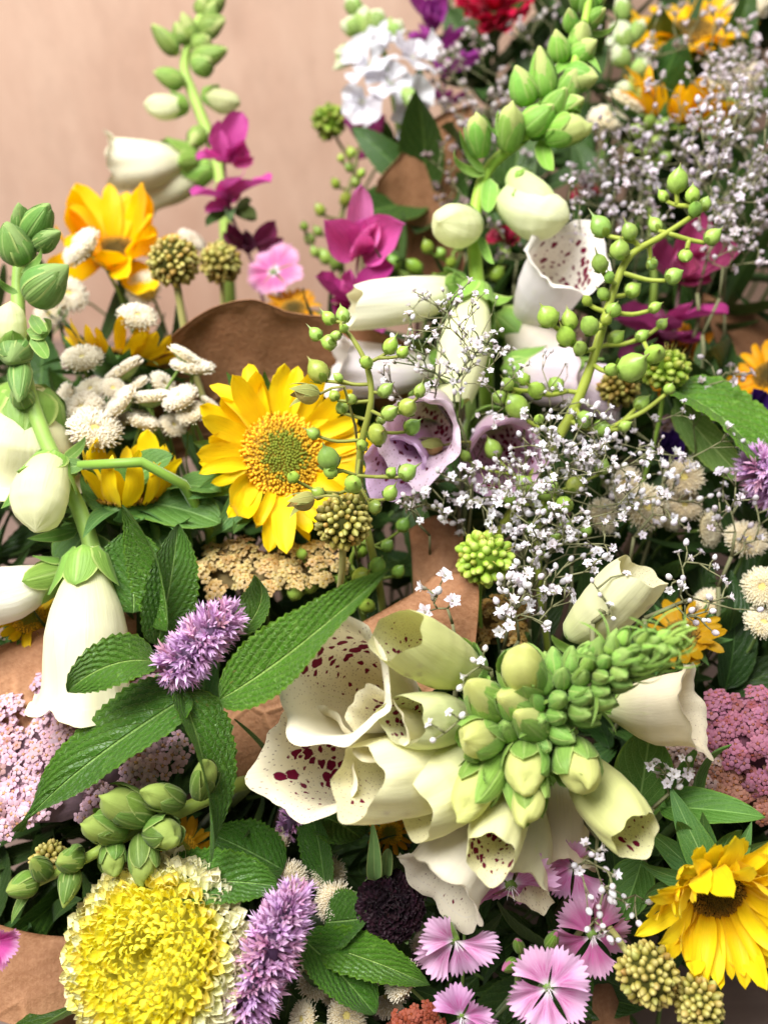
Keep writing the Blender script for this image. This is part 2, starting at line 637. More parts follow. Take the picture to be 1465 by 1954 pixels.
def mat_sepal():
    n = NT('foxglove_sepal')
    uv, u, v, oc = n.uv()
    c, rn, al = objinfo(n)
    du = n.m2('ABSOLUTE', n.m2('MULTIPLY_ADD', u, 2.0, -1.0))
    ns = n.noise(oc, 6.0, 4.0)
    st = n.noise(n.vscale(uv, (8.0, 0.8, 1)), 2.5, 2.0)
    rim = n.ss(du, 0.78, 1.0)
    keel = n.m2('SUBTRACT', 1.0, n.ss(du, 0.03, 0.12))
    cc = n.mix(n.m2('MULTIPLY', rim, 0.6), c, hexc('cfe09c'))
    cc = n.mix(n.m2('MULTIPLY', keel, 0.3), cc, hexc('c4dba0'))
    f = n.m2('ADD', n.m2('MULTIPLY_ADD', n.m2('SUBTRACT', ns, 0.5), 0.5, 1.0), n.m2('MULTIPLY', n.m2('SUBTRACT', st, 0.5), 0.4))
    cc = n.mix(1.0, cc, (1.0, 0.96, 0.72), 'MULTIPLY')
    hs = n.node('ShaderNodeHueSaturation', {'Color': cc, 'Value': n.m2('MULTIPLY', f, 0.92), 'Saturation': 1.0})
    return n.done(hs.outputs[0], 0.48, n.bump(n.m2('ADD', st, n.m2('MULTIPLY', keel, -.5)), 0.5, 0.0009), 0.3, 0.2, sheen=0.08)


M['sepal'] = mat_sepal()
M['stalk'] = mat_plain('stalk', (.9, .88, .62), 0.25, 90, 0.5, 0.3, 0.3, 0.0, 0.2)
M['leaf'] = mat_leaf('quilted_leaf', hexc('45701a'), hexc('9cbc68'), 8.0, 0.55, 0.9, 0.4, transl=0.22)
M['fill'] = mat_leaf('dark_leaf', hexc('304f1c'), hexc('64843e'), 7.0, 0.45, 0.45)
M['soft'] = mat_leaf('soft_leaf', hexc('587c34'), hexc('9cb970'), 5.0, 0.7, 0.35, 0.55)
M['sun_petal'] = mat_petal('sunflower_petal', hexc('f0b400'), (0.0, 0.2), 0.14, 0.4, veins=9.0)
M['disc'] = mat_plain('disc_floret', None, 0.3, 300, 0.7, 0.2, 0.4)
M['bract'] = mat_leaf('sunflower_bract', hexc('416f30'), hexc('86a868'), 4.0, 0.8, 0.3, 0.6, 0.1)
M['pom'] = mat_petal('pompon_floret', None, streak=0.1, transl=0.2, veins=4.0)
M['button'] = mat_grad('button_floret', [(0.0, hexc('a8905c')), (0.45, hexc('e4d6b4')), (1.0, hexc('faf3e2'))], var=0.1, rough=0.7, transl=0.15)
M['button_eye'] = mat_plain('button_eye', hexc('d8c878'), 0.3, 400, 0.7, 0.2, 0.5)
M['hyssop'] = mat_grad('hyssop_floret', [(0.0, hexc('b58fb0')), (0.45, hexc('d0a4d6')), (1.0, hexc('ecccf4'))], var=0.15, rough=0.55, transl=0.25)
M['gyp'] = mat_petal('gypsophila_petal', None, streak=0.1, transl=0.35, veins=5.0)
M['twig'] = mat_plain('fine_stalk', None, 0.25, 200, 0.6, 0.2, 0.0)
M['pod'] = mat_grad('seed_pod', [(0.0, hexc('b4cc70')), (0.5, hexc('97b850')), (0.85, hexc('8aa84c')), (1.0, hexc('6e5a38'))], var=0.3, rough=0.36, spec=0.45, scale=5.0)
M['bead'] = mat_grad('drumstick_bead', [(0.0, hexc('4e4a18')), (0.5, hexc('94893a')), (1.0, hexc('c9bd72'))], var=0.35, rough=0.55, spec=0.3, scale=2.0)
M['core'] = mat_plain('dark_core', None, 0.3, 200, 0.8, 0.1, 0.3)
M['yarrow'] = mat_petal('yarrow_petal', None, streak=0.15, transl=0.25, veins=4.0)
M['dianthus'] = None
M['salvia'] = mat_petal('magenta_bract', None, streak=0.42, transl=0.3, veins=12.0, rough=0.55)
M['white_petal'] = mat_petal('white_petal', hexc('d7e0b4'), (0.0, 0.3), 0.08, 0.32, veins=8.0)
M['frill'] = mat_petal('carnation_petal', None, streak=0.15, transl=0.2)
M['kraft'] = mat_kraft('kraft_paper', hexc('946646'), hexc('b48662'))
M['wall'] = mat_wood('plywood', hexc('c8a28c'), hexc('e2c3ad'), (1, 1, 0.35), 5.0)
M['table'] = mat_wood('grey_table', hexc('75625a'), hexc('968278'), (0.12, 1, 1), 16.0)


def mat_dianthus():
    n = NT('dianthus_petal')
    uv, u, v, oc = n.uv()
    c, rn, al = objinfo(n)
    st = n.noise(n.vscale(uv, (16.0, 1.0, 1)), 2.5, 3.0)
    eye = n.m2('MULTIPLY', n.ss(v, 0.2, 0.34), n.m2('SUBTRACT', 1.0, n.ss(v, 0.45, 0.82)))
    ray = n.m2('MULTIPLY', eye, n.ss(st, 0.40, 0.58))
    cc = n.mix(n.m2('MULTIPLY', ray, 0.65), c, hexc('c43a92'))
    cc = n.mix(n.m2('SUBTRACT', 1.0, n.ss(v, 0.1, 0.27)), cc, hexc('efe2ea'))
    cc = n.mix(n.m2('MULTIPLY', n.ss(v, 0.6, 1.0), 0.35), cc, hexc('f3d6f0'))
    hs = n.node('ShaderNodeHueSaturation', {'Color': cc, 'Value': n.m2('MULTIPLY_ADD', n.m2('SUBTRACT', st, 0.5), 0.25, 1.0)})
    return n.done(hs.outputs[0], 0.5, n.bump(st, 0.4, 0.0006), 0.3, 0.3)


M['dianthus'] = mat_dianthus()

# ------------------------------------------------------------------ shared meshes
def _bell_surface(kind, seed, inner=False, nu=72, nv=30):
    """unit bell: foot at 0, mouth at z=1, width 1; long lip towards +X"""
    r = np.random.RandomState(seed)
    ph = r.uniform(0, 6.28, 8)
    v = np.linspace(0.0, 1, nv)
    if inner:
        v = np.linspace(0.12, 1, nv)
    if kind == 'open':
        R = np.interp(v, [0, .06, .15, .28, .42, .58, .74, .86, .93, 1.0], [.10, .19, .22, .30, .39, .455, .475, .47, .485, .57])
    elif kind == 'young':
        R = np.interp(v, [0, .06, .15, .3, .5, .7, .85, .94, 1.0], [.12, .24, .30, .40, .48, .49, .455, .41, .365])
    else:  # closed tip
        R = np.interp(v, [0, .06, .18, .35, .55, .72, .86, .95, 1.0], [.14, .30, .39, .46, .50, .47, .36, .2, .02])
    u = np.arange(nu) / nu
    ph_ = 2 * np.pi * (u - 0.5)
    Vg, Ag = np.meshgrid(v, ph_, indexing='ij')
    Rg = np.repeat(R[:, None], nu, 1)
    lip = 0.5 + 0.5 * np.cos(Ag)
    lobes = np.cos(5 * Ag) * 0.5 + 0.5
    e = np.clip((Vg - 0.72) / 0.28, 0, 1)
    z = Vg * (1 - 0.03 * lip)
    if kind == 'open':
        z = z + e ** 1.5 * (0.20 * lip ** 2 - 0.02 + 0.06 * (lobes - 0.5)) + e ** 3 * 0.012 * np.sin(9 * Ag + ph[0])
        Rg = Rg * (1 + e ** 2 * (0.035 * np.sin(6 * Ag + ph[1]) + 0.02 * np.sin(11 * Ag + ph[2]) + 0.09 * (lobes - .5)))
        Rg = Rg * (1 + e ** 3 * 0.16 * lip ** 2)
        z = z - np.clip((Vg - .95) / .05, 0, 1) ** 2 * 0.035
    elif kind == 'young':
        z = z + e ** 1.5 * (0.17 * lip ** 2 + 0.05 * (lobes - 0.5))
        Rg = Rg * (1 + e * (0.05 * np.sin(5 * Ag + ph[1]) + 0.26 * lip ** 2))
    else:
        Rg = Rg * (1 + e * 0.12 * np.sin(4 * Ag + ph[1]))
    Rg = Rg * (1 + 0.03 * np.sin(3 * Ag + ph[3] + Vg * 3) + 0.012 * np.cos(10 * Ag) * Vg + 0.02 * np.sin(2 * Ag + ph[4] + Vg * 7) * Vg
               + 0.012 * np.sin(8 * Ag + ph[5] + 4 * Vg) * Vg + (e * 0.015 * np.sin(11 * Ag + ph[6]) if kind == 'open' else 0))
    z = z + (1 if kind == 'open' else .3) * e ** 3 * (0.008 * np.sin(14 * Ag + ph[6]) + 0.004 * np.sin(19 * Ag + ph[7]))
    belly = 0.10 * np.sin(np.pi * Vg) ** 1.2
    Rg = Rg * (1 + belly * np.cos(Ag))
    if inner:
        Rg = Rg - 0.012 * np.clip((1 - Vg) * 6, 0, 1)
    x = Rg * np.cos(Ag) + 0.10 * np.sin(np.pi * Vg) * 0.3 - 0.05 * Vg ** 2
    y = Rg * np.sin(Ag)
    P = np.stack([x, y, z], -1).reshape(-1, 3)
    UV = np.stack([np.repeat(u[None], nv, 0), Vg], -1).reshape(-1, 2)
    F = gridf(nv, nu, True)
    # keep u continuous across the seam: the seam lies opposite the lip, where nothing is printed
    if inner:
        F = [tuple(reversed(f)) for f in F]
    elif kind == 'closed':
        F.append(tuple(range((nv - 1) * nu, nv * nu)))
    return P, F, UV


BELL = {}
for kd in ('open', 'young', 'closed'):
    for sdv in range(3):
        BELL[kd, sdv] = MB().add(*_bell_surface(kd, 10 + sdv)).mesh('bell_' + kd, M['bell'])
        if kd != 'closed':
            BELL[kd, sdv, 'in'] = MB().add(*_bell_surface(kd, 10 + sdv, True)).mesh('lining_' + kd, M['lining'])


def _hug_sepal(z0, z1, rfun, half, seed, flare=0.03, nu=7, nv=10):
    """pointed sepal lying on a body of revolution, centred on +X"""
    v = np.linspace(0, 1, nv)
    w = beta(.38, .62)(v)
    Vg, Ug = np.meshgrid(v, np.linspace(-1, 1, nu), indexing='ij')
    Z = z0 + (z1 - z0) * Vg
    Rr = rfun(Z) + 0.02 + flare * Vg ** 2 + 0.035 * (1 - np.abs(Ug)) + 0.03 * np.clip(Ug * (1 if seed % 2 else -1), 0, 1) ** 2
    A = Ug * half * w[:, None] / np.maximum(0.55, Rr / 0.45)
    P = np.stack([Rr * np.cos(A), Rr * np.sin(A), Z], -1).reshape(-1, 3)
    UV = np.stack([(Ug + 1) / 2, Vg], -1).reshape(-1, 2)
    return P, gridf(nv, nu), UV


_rb = lambda z: np.interp(z, [-.1, 0, .06, .15, .28, .42, .58], [.08, .12, .24, .28, .33, .40, .46])
SEP_BELL = [MB().add(*_hug_sepal(-0.01, 0.30 + .04 * k, _rb, 0.62, k, 0.05)).mesh('sepal', M['sepal']) for k in range(3)]


def _bud_profile(z):
    return 0.5 * np.clip(np.sin(np.clip(z, 0.0, 1.0) ** 0.72 * np.pi), 0, 1) ** 0.72


def _bud_mesh():
    zs = np.linspace(0, 1, 12)
    rs = np.maximum(_bud_profile(zs), 0.02)
    rs[0] = 0.16
    rs[-1] = 0.05
    P, F, UV = revolve(zs, rs, 12)
    a = np.arctan2(P[:, 1], P[:, 0])
    k = 1 + 0.10 * np.sin(3 * a) * np.clip(P[:, 2] * 2 - 0.6, 0, 1) + .03 * np.sin(7 * a)
    P[:, 0] *= k
    P[:, 1] *= k
    return MB().add(P, F, UV).mesh('bud', M['bell'])


def _bud_open_mesh():
    """swollen bud: blunt tip of folded lobes"""
    nu, nv = 28, 18
    v = np.linspace(0, 1, nv)
    R = np.interp(v, [0, .08, .25, .5, .72, .86, .94, 1.0], [.14, .30, .43, .49, .46, .38, .26, .06])
    A = np.arange(nu) / nu * 2 * np.pi
    Vg, Ag = np.meshgrid(v, A, indexing='ij')
    e = np.clip((Vg - .45) / .55, 0, 1)
    Rg = R[:, None] * (1 + e * (.10 * np.abs(np.sin(2 * Ag + .4)) - .05 + .05 * np.sin(3 * Ag + 1) + .035 * np.sin(9 * Ag)))
    Z = Vg + e ** 2 * (.07 * np.cos(Ag) + .04 * np.sin(2 * Ag))
    P = np.stack([Rg * np.cos(Ag) + .06 * Vg ** 2, Rg * np.sin(Ag), Z], -1).reshape(-1, 3)
    UV = np.stack([np.repeat((A / 6.2832)[None], nv, 0), .35 + .65 * Vg], -1).reshape(-1, 2)
    F = gridf(nv, nu, True) + [tuple(range((nv - 1) * nu, nv * nu))]
    return MB().add(P, F, UV).mesh('bud', M['bell'])


BUD = _bud_mesh()
BUD_OPEN = _bud_open_mesh()

SEP_BUD = [MB().add(*_hug_sepal(0.0, z1, _bud_profile, 1.05, k, 0.0)).mesh('sepal', M['sepal']) for k, z1 in enumerate((0.86, 0.93, 0.98, 0.78))]
_ro = lambda z: np.interp(z, [0, .08, .25, .5, .72, .86, .94, 1.0], [.14, .30, .43, .49, .46, .38, .26, .06]) * (1.02 + .07 * np.clip((z - .45) / .55, 0, 1))
SEP_OPEN = [MB().add(*_hug_sepal(0.0, z1, _ro, 1.0, k, fl)).mesh('sepal', M['sepal']) for k, (z1, fl) in enumerate(((0.80, .03), (0.92, .02), (0.86, .05)))]
BRACT = [MB().add(*blade(1, 0.24, beta(.35, .9), bend=b, b0=-b * .3, cup=.35, nu=5, nv=9, side=s_, seed=k)).mesh('bract', M['sepal'])
         for k, (b, s_) in enumerate(((1.2, .05), (1.9, -.1), (-.9, .1), (2.6, .0)))]
WISP = [MB().add(*blade(1, 0.10, beta(.2, .5), bend=b, b0=-b * .2, cup=.4, nu=3, nv=9, side=s_, seed=k)).mesh('bract', M['sepal'])
        for k, (b, s_) in enumerate(((1.6, .1), (2.6, -.12), (-1.4, .1), (3.4, .05)))]

C_GRN = hexc('86b35a')
C_CREAM = hexc('f9f5e2')
C_LIME = hexc('dadf84')
C_IVORY = hexc('f5f2c2')
C_WHITE = hexc('f1eff0')
C_MAUVE = hexc('d9bfd8')


def bell(par, bx, by, db, mx, my, dm, wpx, lip=(0, 1, .3), col=C_CREAM, kind='open', spots=1.0, var=0, sep=C_GRN, stalk=None, sepk=1.0, incol=None):
    """one foxglove bell from its foot to its mouth"""
    col = tuple(lerp(x, y, .22) for x, y in zip(col, (.96, .95, .80)))
    b, m_ = pt(bx, by, db), pt(mx, my, dm)
    L = (m_ - b).length
    W = wpx * mpp((db + dm) / 2 * .5 + dm * .5)
    Mw = frame(b, m_ - b, sd(*lip)) @ scl(W, W, L)
    o = part('bell', BELL[kind, var % 3], par, Mw, (*col[:3], 1.0))
    if kind != 'closed':
        ic = incol or tuple(lerp(a, c, .5) for a, c in zip(col, hexc('fbf4dc')))
        sub('lining', BELL[kind, var % 3, 'in'], o, Matrix.Identity(4), (*ic[:3], spots))
    k0 = RND.uniform(0, 72)
    for i in range(5):
        c = jit(sep, .15)
        sub('sepal', SEP_BELL[(i + var) % 3], o, rot(k0 + 72 * i + RND.uniform(-8, 8), 'Z') @ scl(sepk * W / W, sepk, sepk * RND.uniform(.85, 1.15) * min(1.6, W / L * 1.7)), c)
    if stalk is not None:
        s = pt(*stalk)
        V, F, UV = tube(catmull([s, s.lerp(b, .5) + Vector((0, 0, .002)), b + (m_ - b) * .03], 6), W * .055, W * .07, 6)
        loc = WM[par].translation
        part('flower_stalk', MB().add(V - np.array(loc), F, UV).mesh('flower_stalk', M['stalk']), par, Matrix.Translation(loc), C_GRN)
    return o


def bud(par, base, d, L, W, roll, green=C_GRN, core=C_LIME, nsep=5, cover=0, ext=None):
    """closed bud wrapped in its sepals"""
    Mw = frame(base, d, roll) @ rot(RND.uniform(0, 360), 'Z') @ scl(W * RND.uniform(.82, 1.0), W * RND.uniform(.82, 1.0), L * RND.uniform(.95, 1.15))
    o = part('bud', BUD_OPEN if cover == 2 else BUD, par, Mw, core)
    k0 = RND.uniform(0, 90)
    for i in range(nsep):
        k = (1 + i % 2) if cover == 0 else 0
        sub('sepal', SEP_OPEN[i % 3] if cover == 2 else SEP_BUD[k], o, rot(k0 + i * 360 / nsep, 'Z') @ scl(1.0 + .05 * (i % 2), 1.0 + .05 * (i % 2), RND.uniform(.82, 1.04)), jit(green, .2))
    return o


def budpx(par, bx, by, db, tx, ty, dt, wpx, **kw):
    b, t = pt(bx, by, db), pt(tx, ty, dt)
    return bud(par, b, t - b, (t - b).length, wpx * mpp((db + dt) / 2), sd(0, 0, 1), **kw)


def bractpx(par, bx, by, db, tx, ty, dt, wk=1.0, up=(0, -.3, 1), col=C_GRN, meshes=None, k=None):
    b, t = pt(bx, by, db), pt(tx, ty, dt)
    L = (t - b).length * 1.12
    ms = meshes or BRACT
    return part('bract', ms[RND.randrange(len(ms)) if k is None else k], par, frame_y(b, t - b, sd(*up)) @ scl(L * wk, L, L), jit(col, .15))


# leaves -----------------------------------------------------------
def leaf_mesh(L, W, bend=0., b0=0., cup=0., fold=.25, serr=.14, sn=17, quilt=.018, wf=(.55, .95), side=0., wave=0., ruf=.03, twist=0., seed=0, mat='leaf', nu=15, nv=52):
    return MB().add(*blade(L, W, beta(*wf), bend, b0, cup, fold, ruf, 1.6, serr, sn, quilt, 8, .55, nu, nv, side, wave, twist, seed)).mesh('leaf', M[mat])


def leafpx(par, bx, by, db, tx, ty, dt, wpx, up=(0, -.4, 1), col=(1, 1, 1), mat='leaf', name='leaf', **kw):
    b, t = pt(bx, by, db), pt(tx, ty, dt)
    L = (t - b).length
    bend = kw.get('bend', 0.)
    L2 = L * (1 + abs(bend) ** 2 / 22)
    kw.setdefault('b0', -bend * .5)
    kw.setdefault('seed', RND.randrange(999))
    me = leaf_mesh(L2, wpx * mpp((db + dt) / 2), mat=mat, **kw)
    return part(name, me, par, frame_y(b, t - b, sd(*up)), col)


# sunflower --------------------------------------------------------
SUNP = [MB().add(*blade(1, w, beta(.42, .5), bend=b, b0=-b * .4, cup=c, fold=-.1, ruf=.05, nu=7, nv=12, side=s_, seed=k)).mesh('petal', M['sun_petal'])
        for k, (w, b, c, s_) in enumerate(((.32, -.5, .35, .05), (.38, .5, .25, -.08), (.30, -1.1, .5, .09), (.40, .8, .15, .03), (.33, 1.4, .4, -.1)))]
SBR = [MB().add(*blade(1, .36, beta(.3, 1.0), bend=b, b0=-b * .3, cup=.3, nu=5, nv=9, side=s_, seed=k)).mesh('bract', M['bract'])
       for k, (b, s_) in enumerate(((.9, .05), (-.8, -.05), (1.6, .1)))]


def disc_mesh(R, colors, n=420, dome=.25, seed=0, fl=1.0):
    """sunflower disc: florets set in a spiral, colours by ring"""
    r = np.random.RandomState(seed)
    mb = MB()
    P, F, UV = revolve([0, .02 * R, dome * R * .7, dome * R * .95], [R * .98, R * .96, R * .6, R * .1], 20)
    mb.add(P, F, UV, 0)
    for i in range(n):
        s = min(1, math.sqrt((i + .5) / n) * r.uniform(.98, 1.02))
        a = i * 2.39996 + r.uniform(-.06, .06)
        x, y = R * s * math.cos(a), R * s * math.sin(a)
        z = dome * R * (1 - s * s)
        h = R * .10 * fl * (0.6 + .9 * s) * r.uniform(.8, 1.2)
        w = R * .040 * math.sqrt(420 / n) * r.uniform(.8, 1.25)
        tilt = s * .7
        d = np.array([math.cos(a) * math.sin(tilt), math.sin(a) * math.sin(tilt), math.cos(tilt)])
        k = 1 if s < .52 + r.uniform(-.12, .12) else (2 if s < .74 + r.uniform(-.12, .12) else 3)
        c = np.array([x, y, z - R * .01])
        e1 = np.array([-math.sin(a), math.cos(a), 0])
        e2 = np.cross(d, e1)
        ring = [c + (e1 * math.cos(q) + e2 * math.sin(q)) * w for q in (0, 1.57, 3.14, 4.71)]
        ring2 = [c + d * h * .7 + (e1 * math.cos(q) + e2 * math.sin(q)) * w * 1.1 for q in (0, 1.57, 3.14, 4.71)]
        V = ring + ring2 + [c + d * h]
        Fq = [(0, 1, 5, 4), (1, 2, 6, 5), (2, 3, 7, 6), (3, 0, 4, 7), (4, 5, 8), (5, 6, 8), (6, 7, 8), (7, 4, 8)]
        mb.add(V, Fq, None, k)
    return mb.mesh('disc', colors)


def cmat(name, h, rough=.7, transl=0.):
    return mat_plain(name, hexc(h), .25, 400, rough, .2, .3, transl)


DISC_GREEN = [cmat('disc_bed', 'a08028'), cmat('disc_green', '7f8a2c'), cmat('disc_amber', 'd0a428'), cmat('disc_gold', 'f2c030')]
DISC_BROWN = [cmat('disc_bed_dark', '2e2410'), cmat('disc_dark', '5a4a1e'), cmat('disc_umber', '7a5c20'), cmat('disc_honey', '9a7426')]


def sunflower(px, py, d, rpx, face, label, col=hexc('f7c413'), n=22, disc=.42, rows=2, dmat=None, up=.15, roll=0., n_br=16, stem=.06, group=None, skip=None, tiltvar=.15, lenk=1.0, wk=1.0):
    c = pt(px, py, d)
    R = rpx * mpp(d)
    f = sd(*face)
    H = frame(c, f, sd(1, 0, 0)) @ rot(roll, 'Z')
    sp = stem_pts(c - f * R * .1, -f, stem)
    t = thing('sunflower', label, 'sunflower', sp[-1], group)
    dr = R * disc
    o = part('disc', disc_mesh(dr, dmat or DISC_GREEN, 700 if rpx > 150 else 300, .22, int(px)), t, H, kind='stuff')
    for row in range(rows):
        for i in range(n):
            a = (i + .5 * row) * 360 / n + RND.uniform(-5, 5)
            if skip and skip(a % 360):
                continue
            L = (R - dr * .85) * RND.uniform(.78, 1.14) * (1 if row == 0 else .93) * lenk
            tl = math.degrees(up) + row * -9 + RND.uniform(-1, 1) * math.degrees(tiltvar)
            Ml = rot(a - 90, 'Z') @ tra(0, dr * .88, -R * .02 - row * R * .015) @ rot(tl, 'X') @ rot(RND.uniform(-28, 28), 'Y') @ scl(L * wk * RND.uniform(.8, 1.2), L, L)
            part('petal', SUNP[RND.randrange(5)], t, H @ Ml, jit(col, .08))
    for i in range(n_br):
        a = i * 360 / n_br + RND.uniform(-8, 8)
        L = R * RND.uniform(.6, .95)
        Ml = rot(a - 90, 'Z') @ tra(0, dr * .6, -R * .10) @ rot(RND.uniform(-18, 5), 'X') @ scl(L, L, L)
        part('bract', SBR[i % 3], t, H @ Ml, jit((1, 1, 1), .2))
    P, F, UV = revolve([-.34 * R, -.25 * R, -.1 * R, -.02 * R], [.06 * R, dr * .75, dr * 1.0, dr * .9], 14)
    part('receptacle', MB().add(P, F, UV).mesh('receptacle', M['stalk']), t, H, hexc('5c8444'))
    stem_part(t, sp, R * .055, R * .07, M['stalk'], 8, hexc('6f9550'))
    return t


# pompon aster -----------------------------------------------------
POMF = [MB().add(*blade(1, .75, beta(.3, .32), bend=b, b0=-.1, cup=.95, nu=5, nv=6, seed=k, notch=.35)).mesh('floret', M['pom'])
        for k, b in enumerate((.9, 1.4, .5, 1.9))]


def pompon(px, py, d, rpx, face, label):
    c = pt(px, py, d)
    R = rpx * mpp(d)
    f = sd(*face)
    H = frame(c, f, sd(1, 0, 0))
    sp = stem_pts(c - f * R * .2, -f, .05)
    t = thing('pompon_aster', label, 'flower', sp[-1])
    n = 980
    pieces = []
    for i in range(n):
        s = math.sqrt((i + .5) / n)
        a = math.degrees(i * 2.39996) + RND.uniform(-4, 4)
        # profile: sunken eye, rounded shoulder, falling rim
        rr = R * (.01 + .99 * s) * (.97 if s > .93 else 1)
        z = R * (.22 * math.exp(-((s - .45) / .3) ** 2) - .38 * max(0, s - .55) ** 1.4 / .45 - (.12 if s < .16 else 0))
        size = R * (.08 + .12 * s) * RND.uniform(.85, 1.2)
        tilt = lerp(105, 62, min(1, s / .4)) if s < .4 else lerp(70, -4, (s - .4) / .6)
        q = .5 + .5 * math.cos(math.radians(a - 190))
        yel, mid, crm = hexc('a4b01c'), hexc('fff04a'), hexc('fffad6')
        k = s - .22 * (q - .5)
        col = tuple(lerp(x, y, max(0, min(1, k / .2))) for x, y in zip(yel, mid)) if k < .2 else tuple(lerp(x, y, max(0., min(1, (k - .70) / .24))) for x, y in zip(mid, crm))
        Ml = rot(a - 90, 'Z') @ tra(0, rr, z) @ rot(tilt * .9 + RND.uniform(-24, 24) * (1 - .5 * s), 'X') @ rot(RND.uniform(-50, 50) * (1 - .6 * s), 'Y') @ scl(size * RND.uniform(.75, 1.2), size, size)
        pieces.append((Ml, jit(col, .06), i))
    # the 300 largest outer florets singly, the crowded inner ones as one mass per colour ring
    for Ml, col, i in pieces[n - 300:]:
        part('floret', POMF[i % 4], t, H @ Ml, col)
    rings = {}
    base = [blade(1, .75, beta(.3, .32), bend=b, b0=-.1, cup=.95, nu=5, nv=6, seed=k, notch=.35) for k, b in enumerate((.9, 1.4, .5, 1.9))]
    for Ml, col, i in pieces[:n - 300]:
        rings.setdefault(min(5, i * 6 // (n - 300)), []).append((Ml, col, i))
    for k, lst in rings.items():
        mb = MB()
        for Ml, col, i in lst:
            V, F, UV = base[i % 4]
            mb.add(V, F, UV, 0, Ml)
        part('inner_florets', mb.mesh('inner_florets', M['pom']), t, H, lst[len(lst) // 2][1], 'stuff')
    P, F, UV = revolve([-.45 * R, -.35 * R, -.12 * R, .0 * R, .06 * R, -.12 * R], [.08 * R, .5 * R, .85 * R, .8 * R, .4 * R, .02 * R], 18)
    part('receptacle', MB().add(P, F, UV).mesh('receptacle', M['core']), t, H, hexc('a8a030'))
    stem_part(t, sp, R * .05, R * .06, M['stalk'], 7, hexc('6f9550'))
    return t


# hyssop spike -----------------------------------------------------
def hyssop_floret(seed):
    r = np.random.RandomState(seed)
    mb = MB()
    P, F, UV = revolve([0, .35, .62], [.05, .11, .13], 5, False, False)
    UV[:, 1] *= .5
    mb.add(P, F, UV)
    for i in range(5):
        V, F2, U2 = blade(.50 + r.uniform(-.08, .14), .16, beta(.3, .8), bend=r.uniform(-.8, .4), nu=3, nv=4, cup=.3)
        U2[:, 1] = .5 + U2[:, 1] * .5
        mb.add(V, F2, U2, 0, rot(i * 72 + r.uniform(-12, 12), 'Z') @ tra(0, .10, .58) @ rot(90 - r.uniform(12, 42), 'X'))
    for i in range(2):
        V, F2, U2 = blade(.75, .035, beta(.1, .3), bend=r.uniform(-.5, .5), nu=2, nv=4)
        U2[:, 1] = 1
        mb.add(V, F2, U2, 0, rot(r.uniform(0, 360), 'Z') @ tra(0, .03, .5) @ rot(90 - r.uniform(5, 25), 'X'))
    return mb.mesh('floret', M['hyssop'])


HYS = [hyssop_floret(i) for i in range(4)]


def hyssop(bx, by, db, tx, ty, dt, wpx, label, n=150, tint=(1, 1, 1), foot=None):
    b, t_ = pt(bx, by, db), pt(tx, ty, dt)
    ax = t_ - b
    L = ax.length
    W = wpx * mpp((db + dt) / 2)
    sp = stem_pts(b, -ax, .04, foot=foot)
    t = thing('hyssop_spike', label, 'flower spike', sp[-1])
    H = frame(b, ax, sd(0, 0, 1))
    P, F, UV = revolve(np.linspace(0, 1, 8) * L, np.array([.09, .16, .2, .2, .19, .17, .13, .04]) * W, 10)
    part('spike', MB().add(P, F, UV).mesh('spike', M['core']), t, H, hexc('6a5570'))
    fl = W * .34
    for i in range(n):
        s = (i + .5) / n
        ring = s * 9
        s2 = (math.floor(ring) + .5 + (ring % 1 - .5) * .75) / 9
        a = i * 137.5 + RND.uniform(-15, 15)
        prof = min(1, .55 + s * 3) * (1 if s < .75 else 1 - (s - .75) * 1.7)
        tilt = lerp(82, 28, s ** 2) + RND.uniform(-14, 14)
        sz = fl * RND.uniform(.8, 1.2) * (prof * .6 + .4)
        Ml = rot(a, 'Z') @ tra(W * .17 * prof, 0, s2 * L) @ rot(tilt, 'Y') @ rot(RND.uniform(0, 72), 'Z') @ scl(sz)
        k = RND.random()
        c = jit(tuple(x * y for x, y in zip(tint, (1.08, .95, .93))), .18)
        if k < .15:
            c = (c[0] * 1.0, c[1] * .9, c[2] * .78)
        part('floret', HYS[i % 4], t, H @ Ml, c)
    stem_part(t, sp, W * .05, W * .06, M['stalk'], 6, hexc('7a9a5c'))
    return t


